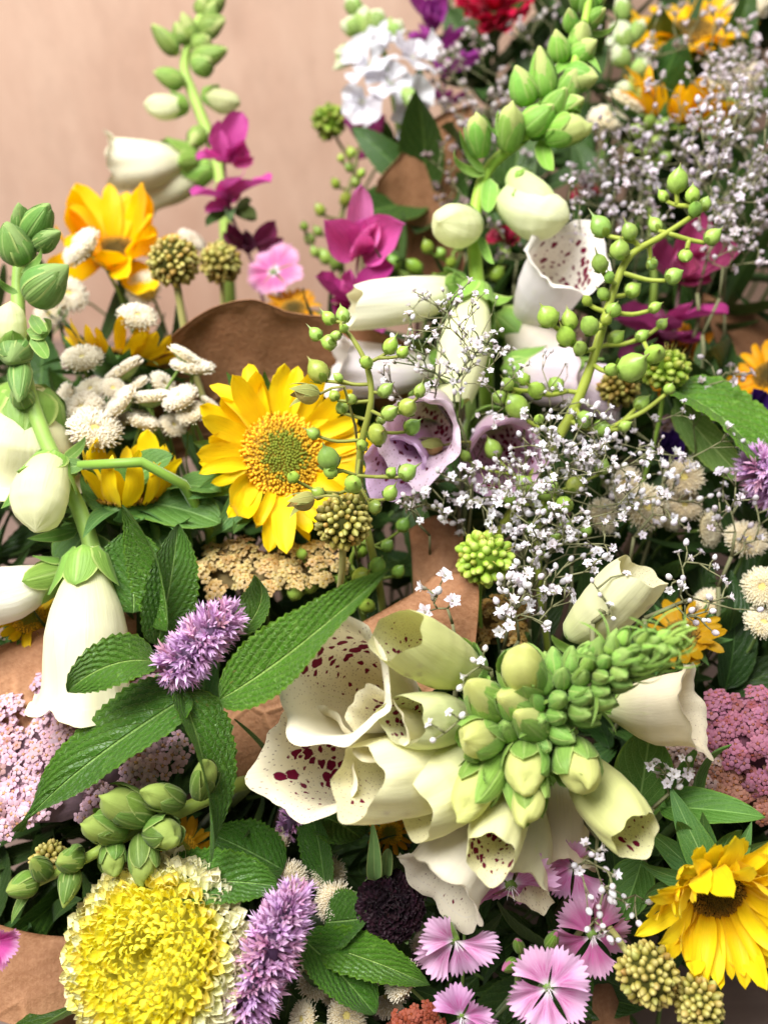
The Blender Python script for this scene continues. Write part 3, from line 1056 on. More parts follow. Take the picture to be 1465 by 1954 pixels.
# button flowers ---------------------------------------------------
def button_mesh(seed, n=520, eye=.16):
    """fuzzy flat pompon, width 1, facing +Z"""
    r = np.random.RandomState(seed)
    mb = MB()
    P, F, UV = revolve([-.10, -.06, .06, .13, .12, .05], [.12, .40, .46, .34, .2, .05], 18)
    UV[:, 1] = .35
    mb.add(P, F, UV)
    for i in range(n):
        s = math.sqrt((i + .5) / n)
        if s < eye:
            continue
        a = i * 2.39996 + r.uniform(-.1, .1)
        th = s ** 1.4 * 1.75
        rr = .46 * math.sin(min(th, 1.57)) if th < 1.57 else .46 * (1 - (th - 1.57) * .1)
        rr = .44 * s ** .85
        z = .13 * math.sqrt(max(0, 1 - (s * .98) ** 4)) - .06 * math.exp(-(s / .22) ** 2) - (.07 if s > .97 else 0)
        tilt = (s ** 2.2) * 1.35
        d = np.array([math.cos(a) * math.sin(tilt), math.sin(a) * math.sin(tilt), math.cos(tilt)])
        h = .085 * r.uniform(.65, 1.35) * (.7 + .7 * s)
        w = .016 * r.uniform(.8, 1.2)
        c = np.array([rr * math.cos(a), rr * math.sin(a), z - .015])
        e1 = np.array([-math.sin(a), math.cos(a), 0])
        e2 = np.cross(d, e1)
        V = [c + (e1 * math.cos(q) + e2 * math.sin(q)) * w for q in (0, 2.09, 4.19)]
        V += [c + d * h + (e1 * math.cos(q) + e2 * math.sin(q)) * w * .95 for q in (0, 2.09, 4.19)]
        mb.add(V, [(0, 1, 4, 3), (1, 2, 5, 4), (2, 0, 3, 5), (3, 4, 5)], [(0, .3)] * 3 + [(0, 1)] * 3)
    return mb.mesh('florets', M['button'])


BTN = [button_mesh(i) for i in range(3)]
_P, _F, _UV = revolve([.03, .075, .09, .06], [.12, .11, .06, .01], 9)
BEYE = MB().add(_P, _F, _UV).mesh('eye', M['button_eye'])
_P, _F, _UV = revolve([-.2, -.16, -.09, -.05], [.05, .2, .36, .40], 12)
BCAL = MB().add(_P, _F, _UV).mesh('calyx', M['stalk'])


def button(px, py, d, wpx, face, label, group, tint=(1, 1, 1), thick=1.0):
    c = pt(px, py, d)
    W = wpx * mpp(d) * .92
    d += RND.uniform(-.008, .008)
    c = pt(px, py, d)
    f = (sd(*face) + sd(RND.uniform(-.3, .3), RND.uniform(-.15, .1), RND.uniform(-.1, .2)) * .8).normalized()
    H = frame(c, f, sd(1, 0, 0)) @ rot(RND.uniform(0, 360), 'Z') @ scl(W, W, W * thick * RND.uniform(.85, 1.15))
    sp = stem_pts(c - f * W * .1, (-f + Vector((0, .1, -.6))), .035, 9)
    t = thing('button_flower', label, 'flower', sp[-1], group)
    part('florets', BTN[RND.randrange(3)], t, H, tint, 'stuff')
    part('eye', BEYE, t, H, jit((1, 1, 1), .2))
    part('calyx', BCAL, t, H, hexc('7f9a58'))
    stem_part(t, sp, W * .045, W * .05, M['stalk'], 5, hexc('7f9f58'))
    return t


# drumsticks -------------------------------------------------------
def _bead(seed, pointed=.0):
    P, F, UV = revolve([0, .2, .5, .8, 1.0], [.30, .46, .50, .36 - pointed * .1, .06], 6)
    return MB().add(P, F, UV).mesh('bead', M['bead'])


BEAD = [_bead(0), _bead(1, .8)]
M['green_bead'] = mat_grad('green_bead', [(0.0, hexc('5c7a1c')), (0.6, hexc('93b03a')), (1.0, hexc('c0cf6a'))], var=0.15, rough=0.45)
_P, _F, _UV = revolve([0, .2, .55, .85, 1.0], [.3, .46, .5, .34, .1], 6)
GBEAD = MB().add(_P, _F, _UV).mesh('bead', M['green_bead'])
HAIR = MB().add(*blade(1, .06, beta(.1, .5), bend=.5, nu=2, nv=5)).mesh('bristle', M['twig'])


def drumstick(px, py, d, rpx, face, label, n=150, green=False, foot=None, stem=.05, tint=(1, 1, 1), stemcol=hexc('a9a878'), sr=.13, squash=1.0, bristles=0):
    c = pt(px, py, d)
    R = rpx * mpp(d)
    f = sd(*face)
    sp = stem_pts(c - f * R * .8, -f, stem, foot=foot)
    t = thing('drumstick_flower' if not green else 'scabious_head', label, 'seed head', sp[-1])
    H = frame(c, f, sd(1, 0, 0))
    P, F, UV = revolve(np.cos(np.linspace(math.pi, 0, 10)) * R * .86, np.sin(np.linspace(math.pi, 0, 10)) * R * .86 + 1e-5, 14)
    part('core', MB().add(P, F, UV).mesh('core', M['core']), t, H, hexc('3a3a14') if not green else hexc('55701c'))
    for i in range(n):
        z = 1 - (i + .5) / n * 1.9
        a = math.degrees(i * 2.39996)
        th = math.degrees(math.acos(max(-1, min(1, z))))
        if RND.random() < .05:
            continue
        a += RND.uniform(-5, 5)
        sz = R * (.37 if n < 140 else .31) * math.sqrt(130 / n) * RND.uniform(.72, 1.22)
        Ml = rot(a, 'Z') @ rot(th + RND.uniform(-4, 4), 'Y') @ tra(0, 0, R * RND.uniform(.71, .79)) @ rot(RND.uniform(-22, 22), 'X') @ rot(RND.uniform(-22, 22), 'Y') @ scl(sz * .92, sz * .92, sz * 1.05)
        part('bead', GBEAD if green else BEAD[i % 2], t, H @ scl(1, 1, squash) @ Ml, jit(tint if RND.random() < .86 else tuple(x * y for x, y in zip(tint, (.75, .6, .45))), .25))
    for i in range(bristles):
        a = RND.uniform(0, 360)
        th = RND.uniform(0, 80)
        Ml = rot(a, 'Z') @ rot(th, 'Y') @ tra(0, 0, R * .95) @ rot(90, 'X') @ rot(RND.uniform(0, 360), 'Y') @ scl(R * .45)
        part('bristle', HAIR, t, H @ Ml, jit(hexc('a9a04e'), .2))
    stem_part(t, sp, R * sr, R * sr * .9, M['stalk'], 7, stemcol)
    return t


# gypsophila -------------------------------------------------------
def gyp_open(seed):
    r = np.random.RandomState(seed)
    mb = MB()
    for row, (n, tilt, ln) in enumerate(((5, 28, .52), (5, 52, .42))):
        for i in range(n):
            V, F, UV = blade(ln * r.uniform(.85, 1.1), .30, beta(.6, .3), bend=-.5, cup=.35, nu=4, nv=4, seed=i, notch=.3)
            mb.add(V, F, UV, 0, rot(i * 72 + row * 36 + r.uniform(-12, 12), 'Z') @ tra(0, .05, .30) @ rot(tilt + r.uniform(-12, 12), 'X'))
    P, F, UV = revolve([0, .12, .34], [.05, .13, .15], 5)
    mb.add(P, F, UV, 1)
    return mb.mesh('blossom', [M['gyp'], M['gyp_calyx']])


def gyp_bud(seed):
    mb = MB()
    P, F, UV = revolve([.12, .3, .55, .75, .82], [.16, .27, .27, .14, .02], 7)
    mb.add(P, F, UV, 0)
    P, F, UV = revolve([0, .12, .26], [.05, .16, .24], 6)
    mb.add(P, F, UV, 1)
    return mb.mesh('blossom', [M['gyp'], M['gyp_calyx']])


def gyp_half(seed):
    r = np.random.RandomState(seed)
    mb = MB()
    for i in range(6):
        V, F, UV = blade(.55 * r.uniform(.85, 1.15), .26, beta(.5, .3), bend=-.7, cup=.4, nu=4, nv=4, notch=.25)
        mb.add(V, F, UV, 0, rot(i * 60 + r.uniform(-12, 12), 'Z') @ tra(0, .07, .24) @ rot(72 + r.uniform(-14, 10), 'X'))
    P, F, UV = revolve([0, .12, .36], [.05, .14, .15], 5)
    mb.add(P, F, UV, 1)
    return mb.mesh('blossom', [M['gyp'], M['gyp_calyx']])


M['gyp_calyx'] = mat_plain('gypsophila_calyx', hexc('93907a'), .2, 300, .6, .2, 0)
GYP = [gyp_open(1), gyp_open(2), gyp_half(3), gyp_half(4), gyp_bud(5), gyp_open(6)]


def gyp_spray(cx, cy, d, rx, ry, n, base, label, fpx=20, dd=.03, col=hexc('ece7ea'), stemcol=hexc('7a7a58'), seed=0, group=None, pts=None, openness=.75, stemr=1.0):
    """branching spray: each blossom joins the nearest twig already grown"""
    r = random.Random(seed)
    B = pt(*base)
    sp = stem_pts(B, sd(0, 1, -.3), .03, 8)
    t = thing('gypsophila_spray', label, 'gypsophila', sp[-1], group)
    tg = []
    if pts is None:
        while len(tg) < n:
            x, y, z = r.uniform(-1, 1), r.uniform(-1, 1), r.uniform(-1, 1)
            if x * x + y * y > 1:
                continue
            q = math.hypot(x, y)
            if r.random() > 1.15 - q * .7:
                continue
            # blossoms sit in small clusters
            k = r.choice((1, 1, 2, 3, 4))
            for j in range(k):
                s_ = 0 if j == 0 else fpx * 1.25
                tg.append((cx + x * rx + r.uniform(-s_, s_), cy + y * ry + r.uniform(-s_, s_), d + z * dd + r.uniform(-.006, .006)))
        tg = tg[:n]
    else:
        tg = pts
    P = [pt(*q) for q in tg]
    order = sorted(range(len(P)), key=lambda i: (P[i] - B).length)
    C = pt(cx, cy, d)
    nodes = [B, B.lerp(C, .33) + Vector((r.uniform(-.004, .004), 0, .002)), B.lerp(C, .66)]
    segs = [(B, nodes[1], 2.0), (nodes[1], nodes[2], 1.6)]
    mb = MB()
    loc = WM[t].translation
    fl = []
    for i in order:
        p = P[i]
        best = min(nodes, key=lambda q: (q - p).length + .55 * max(0, (q - B).length - (p - B).length * .8))
        k = best.lerp(p, .55) + Vector((r.uniform(-1, 1), r.uniform(-1, 1), r.uniform(-.2, 1))) * .12 * (best - p).length
        segs.append((best, k, .85))
        segs.append((k, p, .6))
        nodes.append(k)
        fl.append((p, (p - k).normalized()))
    w = .00055 * stemr
    for a, b, s_ in segs:
        if (b - a).length < 1e-5:
            continue
        V, F, UV = tube([a, a.lerp(b, .5), b], w * s_, w * s_ * .85, 4)
        mb.add(V - np.array(loc), F, UV)
    V, F, UV = tube(sp, w * 2.2, w * 2.4, 5)
    mb.add(V - np.array(loc), F, UV)
    part('twig', mb.mesh('twig', M['twig']), t, Matrix.Translation(loc), stemcol)
    for p, dr in fl:
        S = fpx * mpp(d) * r.uniform(.85, 1.25)
        k = r.randrange(6) if r.random() < openness else 4
        ax = (dr + sd(r.uniform(-.5, .5), r.uniform(-.9, .1), r.uniform(0, 1.0)) * .9).normalized()
        if k == 4:
            S *= .9
        part('blossom', GYP[k], t, frame(p - ax * S * .25, ax, sd(r.uniform(-1, 1), r.uniform(-1, 1), .2)) @ scl(S), jit(col, .06, r))
    return t


# seed-pod sprays --------------------------------------------------
def pod_mesh(seed, beak):
    r = np.random.RandomState(seed)
    P, F, UV = revolve([0, .06, .2, .42, .62, .78, .88, .95, 1.0 + beak], [.14, .27, .43, .5, .44, .28, .13, .06, .015], 12)
    a = np.arctan2(P[:, 1], P[:, 0])
    k = 1 - .07 * np.abs(np.cos(a)) ** 8
    P[:, 0] *= k
    P[:, 1] *= k
    return MB().add(P, F, UV).mesh('pod', M['pod'])


POD = [pod_mesh(0, .0), pod_mesh(1, .12), pod_mesh(2, .3)]
CAPP = [MB().add(*_hug_sepal(-.02, .34, lambda z: np.interp(z, [-.1, 0, .06, .2, .42], [.1, .16, .28, .43, .5]), .5, k, .06, 4, 5)).mesh('sepal', M['sepal']) for k in range(2)]


def pod_spray(label, stem_px, pods, d, seed=0, twigcol=hexc('8a9a48'), stemw=9, tint=(1, 1, 1)):
    r = random.Random(seed)
    main = catmull([pt(x, y, dd) for x, y, dd in stem_px], 26)
    foot = stem_pts(main[0], (main[0] - main[2]), .05)
    t = thing('seed_pod_spray', label, 'seed pods', foot[-1])
    loc = WM[t].translation
    mb = MB()
    W = stemw * mpp(d)
    V, F, UV = tube(main, W * .62, W * .25, 7, .08)
    mb.add(V - np.array(loc), F, UV)
    V, F, UV = tube(foot, W * .6, W * .6, 6)
    mb.add(V - np.array(loc), F, UV)
    nodes = [(p, i / 26.) for i, p in enumerate(main)]
    items = sorted([(px, py, s) for px, py, s in pods], key=lambda q: min((pt(q[0], q[1], d) - m_).length for m_ in main))
    for px, py, s in items:
        p = pt(px, py, d + r.uniform(-.012, .008))
        S = s * mpp(d) * r.uniform(.78, 1.25)
        # joins a node lower on the stem
        best = min(nodes, key=lambda q: (q[0] - p).length * (1.0 if q[0].z < p.z else 1.6))
        q0 = best[0]
        k = q0.lerp(p, .5) + Vector((0, 0, -.12)) * (q0 - p).length
        dirn = (p - k).normalized()
        dirn = (dirn + Vector((r.uniform(-.35, .35), r.uniform(-.35, .35), .5))).normalized()
        foot_p = p - dirn * S * .55
        V, F, UV = tube(catmull([q0, k, foot_p], 6), W * .26, W * .22, 5)
        mb.add(V - np.array(loc), F, UV)
        nodes.append((k, 1))
        o = part('pod', POD[r.choice((0, 1, 1, 2))], t, frame(foot_p, dirn, sd(0, 0, 1)) @ scl(S * r.uniform(.78, .98), S * .92, S * r.uniform(1.0, 1.3)), jit(tuple(x * y for x, y in zip(tint, r.choice(((1, 1, 1), (1, 1, 1), (1.15, 1.08, .8), (.8, .85, .9), (1.1, .9, .8))))), .2, r))
        for i in range(4):
            sub('sepal', CAPP[i % 2], o, rot(i * 90 + r.uniform(-15, 15), 'Z'), jit(hexc('8aa84a'), .15, r))
    part('twig', mb.mesh('twig', M['stalk']), t, Matrix.Translation(loc), twigcol)
    return t


# dianthus ---------------------------------------------------------
def fan(L, ang, teeth=9, seed=0, nu=45, nv=12, cup=.12, ruf=.06, bend=-.25):
    r = np.random.RandomState(seed)
    v = np.linspace(0, 1, nv)
    u = np.linspace(-1, 1, nu)
    Vg, Ug = np.meshgrid(v, u, indexing='ij')
    half = ang * np.clip(.62 + .42 * Vg, 0, 1)
    A = Ug * half
    edge = 1 - .14 * np.abs(Ug) ** 3 + (.13 if teeth > 8 else .07) * (np.abs(((Ug + 1) / 2 * teeth) % 1 - .5) * 2 - .5) + r.uniform(-.03, .03, nu)[None]
    Rr = L * Vg * (1 + (edge - 1) * Vg ** 5)
    x = Rr * np.sin(A)
    y = Rr * np.cos(A)
    ph = r.uniform(0, 6)
    z = L * (bend * Vg ** 2 * .5 + cup * Ug ** 2 * Vg + ruf * Vg ** 2 * np.sin(Ug * 7 + ph))
    P = np.stack([x, y, z], -1).reshape(-1, 3)
    UV = np.stack([(Ug + 1) / 2, Vg], -1).reshape(-1, 2)
    return P, gridf(nv, nu), UV


DIA = [MB().add(*fan(1, math.radians(43), 11, k, cup=c, bend=b)).mesh('petal', M['dianthus']) for k, (c, b) in enumerate(((.1, -.2), (.2, -.45), (-.05, .1), (.16, .2)))]


def dianthus(px, py, d, rpx, face, label, col=hexc('e3a2dc'), roll=0, skip=(), lift=12, stem=.04, group=None):
    c = pt(px, py, d)
    R = rpx * mpp(d)
    f = sd(*face)
    H = frame(c, f, sd(0, -1, 0)) @ rot(roll, 'Z')
    sp = stem_pts(c - f * R * .5, -f, stem)
    t = thing('dianthus', label, 'flower', sp[-1], group)
    for i in range(5):
        if i in skip:
            continue
        Ml = rot(i * 72 + RND.uniform(-4, 4), 'Z') @ tra(0, R * .02, 0) @ rot(lift + RND.uniform(-20, 20), 'X') @ rot(RND.uniform(-20, 20), 'Y') @ scl(R * RND.uniform(.78, .98), R * RND.uniform(.84, 1.02), R)
        part('petal', DIA[RND.randrange(4)], t, H @ Ml, jit(col, .07))
    for i in range(7):
        me = HAIR
        Ml = rot(i * 51, 'Z') @ rot(RND.uniform(35, 70), 'X') @ scl(R * .30, R * .32, R * .3)
        part('stamen', me, t, H @ Ml, hexc('eadfe6'))
    P, F, UV = revolve([-.6 * R, -.5 * R, -.1 * R, .02 * R], [.05 * R, .12 * R, .13 * R, .12 * R], 8)
    part('calyx', MB().add(P, F, UV).mesh('calyx', M['stalk']), t, H, hexc('6c8c48'))
    stem_part(t, sp, R * .05, R * .05, M['stalk'], 5, hexc('6c8c48'))
    return t


# magenta sage -----------------------------------------------------
SAGE = [MB().add(*blade(1, w, beta(.42, .42), bend=b, b0=-b * .3, cup=c, fold=.1, ruf=.04, nu=9, nv=14, seed=k)).mesh('bract', M['salvia'])
        for k, (w, b, c) in enumerate(((.72, .5, .45), (.8, .9, .6), (.66, -.5, .4), (.9, 1.4, .5)))]


def sage(stem_px, bracts, label, col, stemcol=hexc('7a5468'), w=9, extra=None):
    """bracts: (base px, py, tip px, py, depth base, depth tip, width factor, up)"""
    main = catmull([pt(*q) for q in stem_px], 16)
    foot = stem_pts(main[0], main[0] - main[2], .05)
    t = thing('sage_spike', label, 'flower spike', foot[-1])
    W = w * mpp(stem_px[0][2])
    stem_part(t, list(reversed(foot)) + main[1:], W * .5, W * .35, M['stalk'], 6, stemcol)
    for q in bracts:
        bx, by, tx, ty, d0, d1, wk, up = q[:8]
        cc = q[8] if len(q) > 8 else col
        b, e = pt(bx, by, d0), pt(tx, ty, d1)
        L = (e - b).length * 1.2
        part('bract', SAGE[RND.randrange(4)], t, frame_y(b, e - b, sd(*up)) @ scl(L * wk, L, L * .9), jit(cc, .1))
        l2 = L * RND.uniform(.6, .85)
        part('bract', SAGE[RND.randrange(4)], t, frame_y(b, e - b, sd(*up)) @ rot(RND.choice((-1, 1)) * RND.uniform(18, 42), 'Z') @ rot(RND.uniform(5, 40), 'X') @ scl(l2 * wk, l2, l2), jit(tuple(min(1, x * 1.25 + .03) for x in cc), .15))
    return t


# ruffled blossoms (snapdragon, stock, carnation) -------------------
RUF = [MB().add(*fan(1, math.radians(a), 1, k, nu=17, nv=9, cup=c, ruf=.07, bend=b)).mesh('petal', M['white_petal']) for k, (a, c, b) in enumerate(((46, .2, .1), (52, .1, -.5), (40, .3, .5)))]
CARN = [MB().add(*fan(1, math.radians(38), 7, k, nu=19, nv=8, cup=.1, ruf=.10, bend=b)).mesh('petal', M['frill']) for k, b in enumerate((.3, -.2, .7))]


def ruffle_spike(stem_px, blooms, label, name, col, stemcol=hexc('86a860'), buds=()):
    main = catmull([pt(*q) for q in stem_px], 16)
    foot = stem_pts(main[0], main[0] - main[2], .05)
    t = thing(name, label, 'flower spike', foot[-1])
    W = 14 * mpp(stem_px[0][2])
    stem_part(t, list(reversed(foot)) + main[1:], W * .5, W * .35, M['stalk'], 6, stemcol)
    for (px, py, d, rpx, face) in blooms:
        c = pt(px, py, d)
        R = rpx * mpp(d)
        H = frame(c, sd(*face), sd(0, -1, 0)) @ rot(RND.uniform(0, 72), 'Z')
        for i in range(6):
            a = i * 84 if i < 4 else i * 170
            sc = RND.uniform(.8, 1.1) if i < 4 else .5
            Ml = rot(a, 'Z') @ rot((18 if i < 4 else 60) + RND.uniform(-30, 30), 'X') @ rot(RND.uniform(-25, 25), 'Y') @ scl(R * sc * RND.uniform(.85, 1.1))
            part('petal', RUF[i % 3], t, H @ Ml, jit(col, .05))
    for (bx, by, tx, ty, d, w) in buds:
        budpx(t, bx, by, d, tx, ty, d - .004, w, core=hexc('dfe6c0'), green=hexc('9dbf78'), cover=2)
    return t


def carnation(px, py, d, rpx, face, label, col, n=34, name='carnation'):
    c = pt(px, py, d)
    R = rpx * mpp(d)
    f = sd(*face)
    H = frame(c, f, sd(1, 0, 0))
    sp = stem_pts(c - f * R * .6, -f, .05)
    t = thing(name, label, 'flower', sp[-1])
    for i in range(n):
        s = (i + .5) / n
        Ml = rot(i * 137.5, 'Z') @ tra(0, R * .06, -R * .25 * s) @ rot(lerp(84, 10, s) + RND.uniform(-8, 8), 'X') @ scl(R * lerp(.6, 1, s))
        part('petal', CARN[i % 3], t, H @ Ml, jit(col, .14))
    P, F, UV = revolve([-.8 * R, -.6 * R, -.2 * R], [.06 * R, .28 * R, .3 * R], 9)
    part('calyx', MB().add(P, F, UV).mesh('calyx', M['stalk']), t, H, hexc('6c8c58'))
    stem_part(t, sp, R * .07, R * .07, M['stalk'], 6, hexc('6c8c58'))
    return t


# yarrow -----------------------------------------------------------
def yarrow_floret(seed, eye):
    r = np.random.RandomState(seed)
    mb = MB()
    for i in range(5):
        V, F, UV = blade(.46 * r.uniform(.9, 1.1), .40, beta(.45, .22), bend=-.6, cup=-.25, nu=4, nv=4, notch=.12)
        mb.add(V, F, UV, 0, rot(i * 72 + r.uniform(-10, 10), 'Z') @ tra(0, .07, .2) @ rot(16 + r.uniform(-12, 12), 'X'))
    P, F, UV = revolve([.1, .24, .28], [.14, .12, .03], 6)
    mb.add(P, F, UV, 1)
    P, F, UV = revolve([-.3, 0, .2], [.05, .16, .17], 5)
    mb.add(P, F, UV, 2)
    return mb.mesh('floret', [M['yarrow'], eye, M['yarrow_cup']])


M['yarrow_cup'] = mat_plain('yarrow_cup', hexc('7d8a5a'), .2, 300, .7, .2, 0)
M['yarrow_eye'] = mat_plain('yarrow_eye', hexc('d8c48a'), .3, 400, .7, .2, 0)
YAR = [yarrow_floret(k, M['yarrow_eye']) for k in range(4)]


def yarrow(px, py, d, rxpx, rypx, face, label, col, n, fpx, dome=.16, seed=0, clip=None):
    """flat head of small florets; the first 300 singly"""
    r = random.Random(seed)
    c = pt(px, py, d)
    f = sd(*face)
    RX, RY = rxpx * mpp(d), rypx * mpp(d)
    S = fpx * mpp(d)
    H = frame(c, f, sd(1, 0, 0))
    sp = stem_pts(c - f * RX * .5, -f, .05)
    t = thing('yarrow_head', label, 'yarrow', sp[-1])
    mb = None
    k = 0
    ms = min(RX, RY)
    P, F, UV = revolve([-.55 * ms, -.25 * ms, -.06 * ms, dome * ms * .6], [.08, .5, .74, .05], 18)
    P[:, 0] *= RX
    P[:, 1] *= RY
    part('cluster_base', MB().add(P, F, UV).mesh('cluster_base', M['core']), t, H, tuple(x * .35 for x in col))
    per = 11
    nc = max(5, n // per)
    spots_ = []
    for j in range(nc):
        s = math.sqrt((j + .5) / nc) * .93
        a = j * 2.39996 + r.uniform(-.3, .3)
        s *= r.uniform(.93, 1.05)
        spots_.append((s, a, r.uniform(-.5, .9), r.uniform(.8, 1.15)))
    cr = math.sqrt(RX * RY / nc) * 1.0
    for i in range(n):
        s, a, up_, cs = spots_[i % nc]
        m_ = i // nc
        q = math.sqrt((m_ + .4) / (per + .5)) * cs
        b_ = m_ * 2.39996 + a * 3
        ox, oy = cr * q * math.cos(b_), cr * q * math.sin(b_)
        x, y = RX * s * math.cos(a) + ox, RY * s * math.sin(a) + oy
        z = ms * dome * (1 - s * s) + up_ * S * .6 + S * .9 * (1 - q * q) + r.uniform(-.15, .15) * S
        Ml = tra(x, y, z) @ rot(math.degrees(a), 'Z') @ rot(s * 22, 'Y') @ rot(math.degrees(b_ - a), 'Z') @ rot(q * 34 + r.uniform(-14, 14), 'Y') @ rot(r.uniform(0, 72), 'Z') @ scl(S * r.uniform(.72, 1.25))
        if k < 300:
            part('floret', YAR[i % 4], t, H @ Ml, jit(col if r.random() < .9 else tuple(x * y for x, y in zip(col, (.72, .6, .5))), .16, r))
            k += 1
        else:
            if mb is None:
                mb = MB()
                src = []
                for q in YAR:
                    V = np.array([v_.co[:] for v_ in q.vertices])
                    src.append((V, [tuple(p_.vertices) for p_ in q.polygons], [p_.material_index for p_ in q.polygons]))
            V, Fq, mi = src[i % 4]
            n0 = mb.n
            mb.add(V, Fq, np.full((len(V), 2), .7), 0, Ml)
            mb.mi[-len(Fq):] = mi
    if mb is not None:
        part('outer_florets', mb.mesh('outer_florets', [M['yarrow'], M['yarrow_eye'], M['yarrow_cup']]), t, H, col, 'stuff')
    stem_part(t, sp, ms * .06, ms * .07, M['stalk'], 6, hexc('7a8c5c'))
    return t


# kraft sheet ------------------------------------------------------
def sheet(name, rows, label, cat='wrapping paper', mat='kraft', wr=.0012, seed=0, n=10, thick=.0005):
    """curved sheet through a net of points (rows of (px, py, distance)); real thickness"""
    r = np.random.RandomState(seed)
    R = [catmull([pt(*q) for q in row], n * (len(row) - 1)) for row in rows]
    cols = [catmull([row[j] for row in R], n * (len(rows) - 1)) for j in range(len(R[0]))]
    nu, nv = len(cols), len(cols[0])
    P = np.array([[cols[j][i][:] for j in range(nu)] for i in range(nv)])
    du = np.gradient(P, axis=1)
    dv = np.gradient(P, axis=0)
    N = np.cross(du, dv)
    N /= np.linalg.norm(N, axis=2, keepdims=True) + 1e-9
    ii, jj = np.meshgrid(np.arange(nv), np.arange(nu), indexing='ij')
    w = np.zeros((nv, nu))
    for k in range(5):
        a, b, ph = r.uniform(-.5, .5), r.uniform(-.5, .5), r.uniform(0, 6)
        w += np.abs(np.sin(ii * a + jj * b + ph)) - .5
    P = P + N * (w * wr / 2)[..., None]
    org = P.reshape(-1, 3).mean(0)
    top = P.reshape(-1, 3) - org
    bot = top - N.reshape(-1, 3) * thick
    uv = np.stack([jj / nu, ii / nv], -1).reshape(-1, 2)
    F = gridf(nv, nu)
    m = nv * nu
    FB = [tuple(i + m for i in reversed(f)) for f in F]
    rim = [i for i in range(nu)] + [i * nu + nu - 1 for i in range(1, nv)] + [(nv - 1) * nu + j for j in range(nu - 2, -1, -1)] + [i * nu for i in range(nv - 2, 0, -1)]
    FR = [(rim[k], rim[(k + 1) % len(rim)], rim[(k + 1) % len(rim)] + m, rim[k] + m) for k in range(len(rim))]
    me = MB().add(np.concatenate([top, bot]), F + FB + FR, np.concatenate([uv, uv])).mesh(name, M[mat])
    o = part(name, me, None, Matrix.Translation(org))
    o['label'] = label
    o['category'] = cat
    return o

# ================================================================== the setting
def struct_plane(name, V, mat):
    me = MB().add(V, [(0, 1, 2, 3)], [(0, 0), (1, 0), (1, 1), (0, 1)]).mesh(name, mat, False)
    o = part(name, me, None, Matrix.Identity(4))
    o['kind'] = 'structure'
    return o


struct_plane('table_top', [(-1.2, -.4, 0), (1.2, -.4, 0), (1.2, 1.4, 0), (-1.2, 1.4, 0)], M['table'])
struct_plane('plywood_wall', [(-1.4, .98, 0), (1.4, .98, 0), (1.4, .98, 1.3), (-1.4, .98, 1.3)], M['wall'])

# ================================================================== kraft paper wraps
sheet('paper_wrap', [[(280, 690, .50), (380, 600, .492), (470, 572, .482), (560, 598, .486), (660, 612, .488), (790, 660, .50)],
                     [(290, 740, .515), (385, 655, .508), (480, 635, .50), (570, 650, .503), (670, 680, .505), (800, 730, .515)],
                     [(300, 900, .56), (390, 860, .56), (480, 850, .555), (570, 850, .555), (670, 860, .56), (800, 880, .56)]],
      'brown kraft paper wrap with a waved edge behind the large sunflower', seed=1)
sheet('paper_wrap', [[(720, 345, .60), (770, 290, .60), (830, 225, .60), (900, 200, .61)],
                     [(710, 420, .62), (780, 400, .62), (850, 380, .62), (920, 380, .63)],
                     [(700, 560, .66), (780, 560, .66), (860, 560, .66), (930, 560, .66)]],
      'shaded brown kraft paper wrap standing behind the tall white foxglove', seed=2)
sheet('paper_wrap', [[(380, 1370, .425), (560, 1262, .42), (690, 1188, .415), (790, 1130, .41), (838, 1094, .408), (908, 1097, .405)],
                     [(385, 1420, .42), (570, 1330, .414), (700, 1265, .41), (800, 1200, .405), (850, 1170, .402), (914, 1140, .40)],
                     [(400, 1520, .42), (580, 1470, .415), (720, 1400, .41), (810, 1330, .405), (860, 1290, .402), (905, 1250, .40)]],
      'folded corner of brown kraft paper behind the spotted cream foxglove', seed=3, wr=.0007)
sheet('paper_wrap', [[(780, 1010, .45), (830, 985, .45), (880, 1000, .455)], [(785, 1060, .44), (840, 1050, .44), (885, 1060, .445)], [(790, 1160, .435), (850, 1160, .43), (895, 1160, .435)]],
      'narrow upright flap of kraft paper between the seed pods and gypsophila', seed=4, wr=.0006)
sheet('paper_wrap', [[(-60, 1262, .42), (40, 1215, .42), (140, 1180, .425), (260, 1150, .43)], [(-60, 1300, .41), (40, 1270, .41), (140, 1250, .415), (260, 1230, .42)], [(-60, 1420, .405), (40, 1400, .405), (140, 1380, .41), (260, 1370, .42)]],
      'strip of kraft paper between the hanging white bell and the pink yarrow', seed=5)
sheet('paper_wrap', [[(-80, 1740, .40), (60, 1780, .40), (180, 1790, .405), (300, 1800, .41)], [(-80, 1860, .39), (60, 1880, .39), (180, 1900, .395), (300, 1900, .40)], [(-80, 1925, .385), (60, 1965, .385), (180, 1990, .39), (300, 2000, .40)]],
      'reddish brown kraft paper edge under the yellow pompon aster', seed=6)
sheet('paper_wrap', [[(1128, 1830, .42), (1165, 1840, .415), (1203, 1850, .42)], [(1130, 1910, .41), (1165, 1915, .405), (1200, 1920, .41)], [(1130, 2030, .40), (1165, 2030, .395), (1200, 2030, .40)]],
      'upright kraft paper edge beside the golden drumstick flowers', seed=7, wr=.0005)
sheet('paper_wrap', [[(1340, 560, .60), (1420, 590, .60), (1530, 600, .61)], [(1330, 650, .59), (1420, 680, .585), (1530, 690, .59)], [(1320, 800, .57), (1420, 800, .57), (1530, 800, .57)]],
      'dark brown kraft paper wrap behind the magenta sage petals', seed=8)

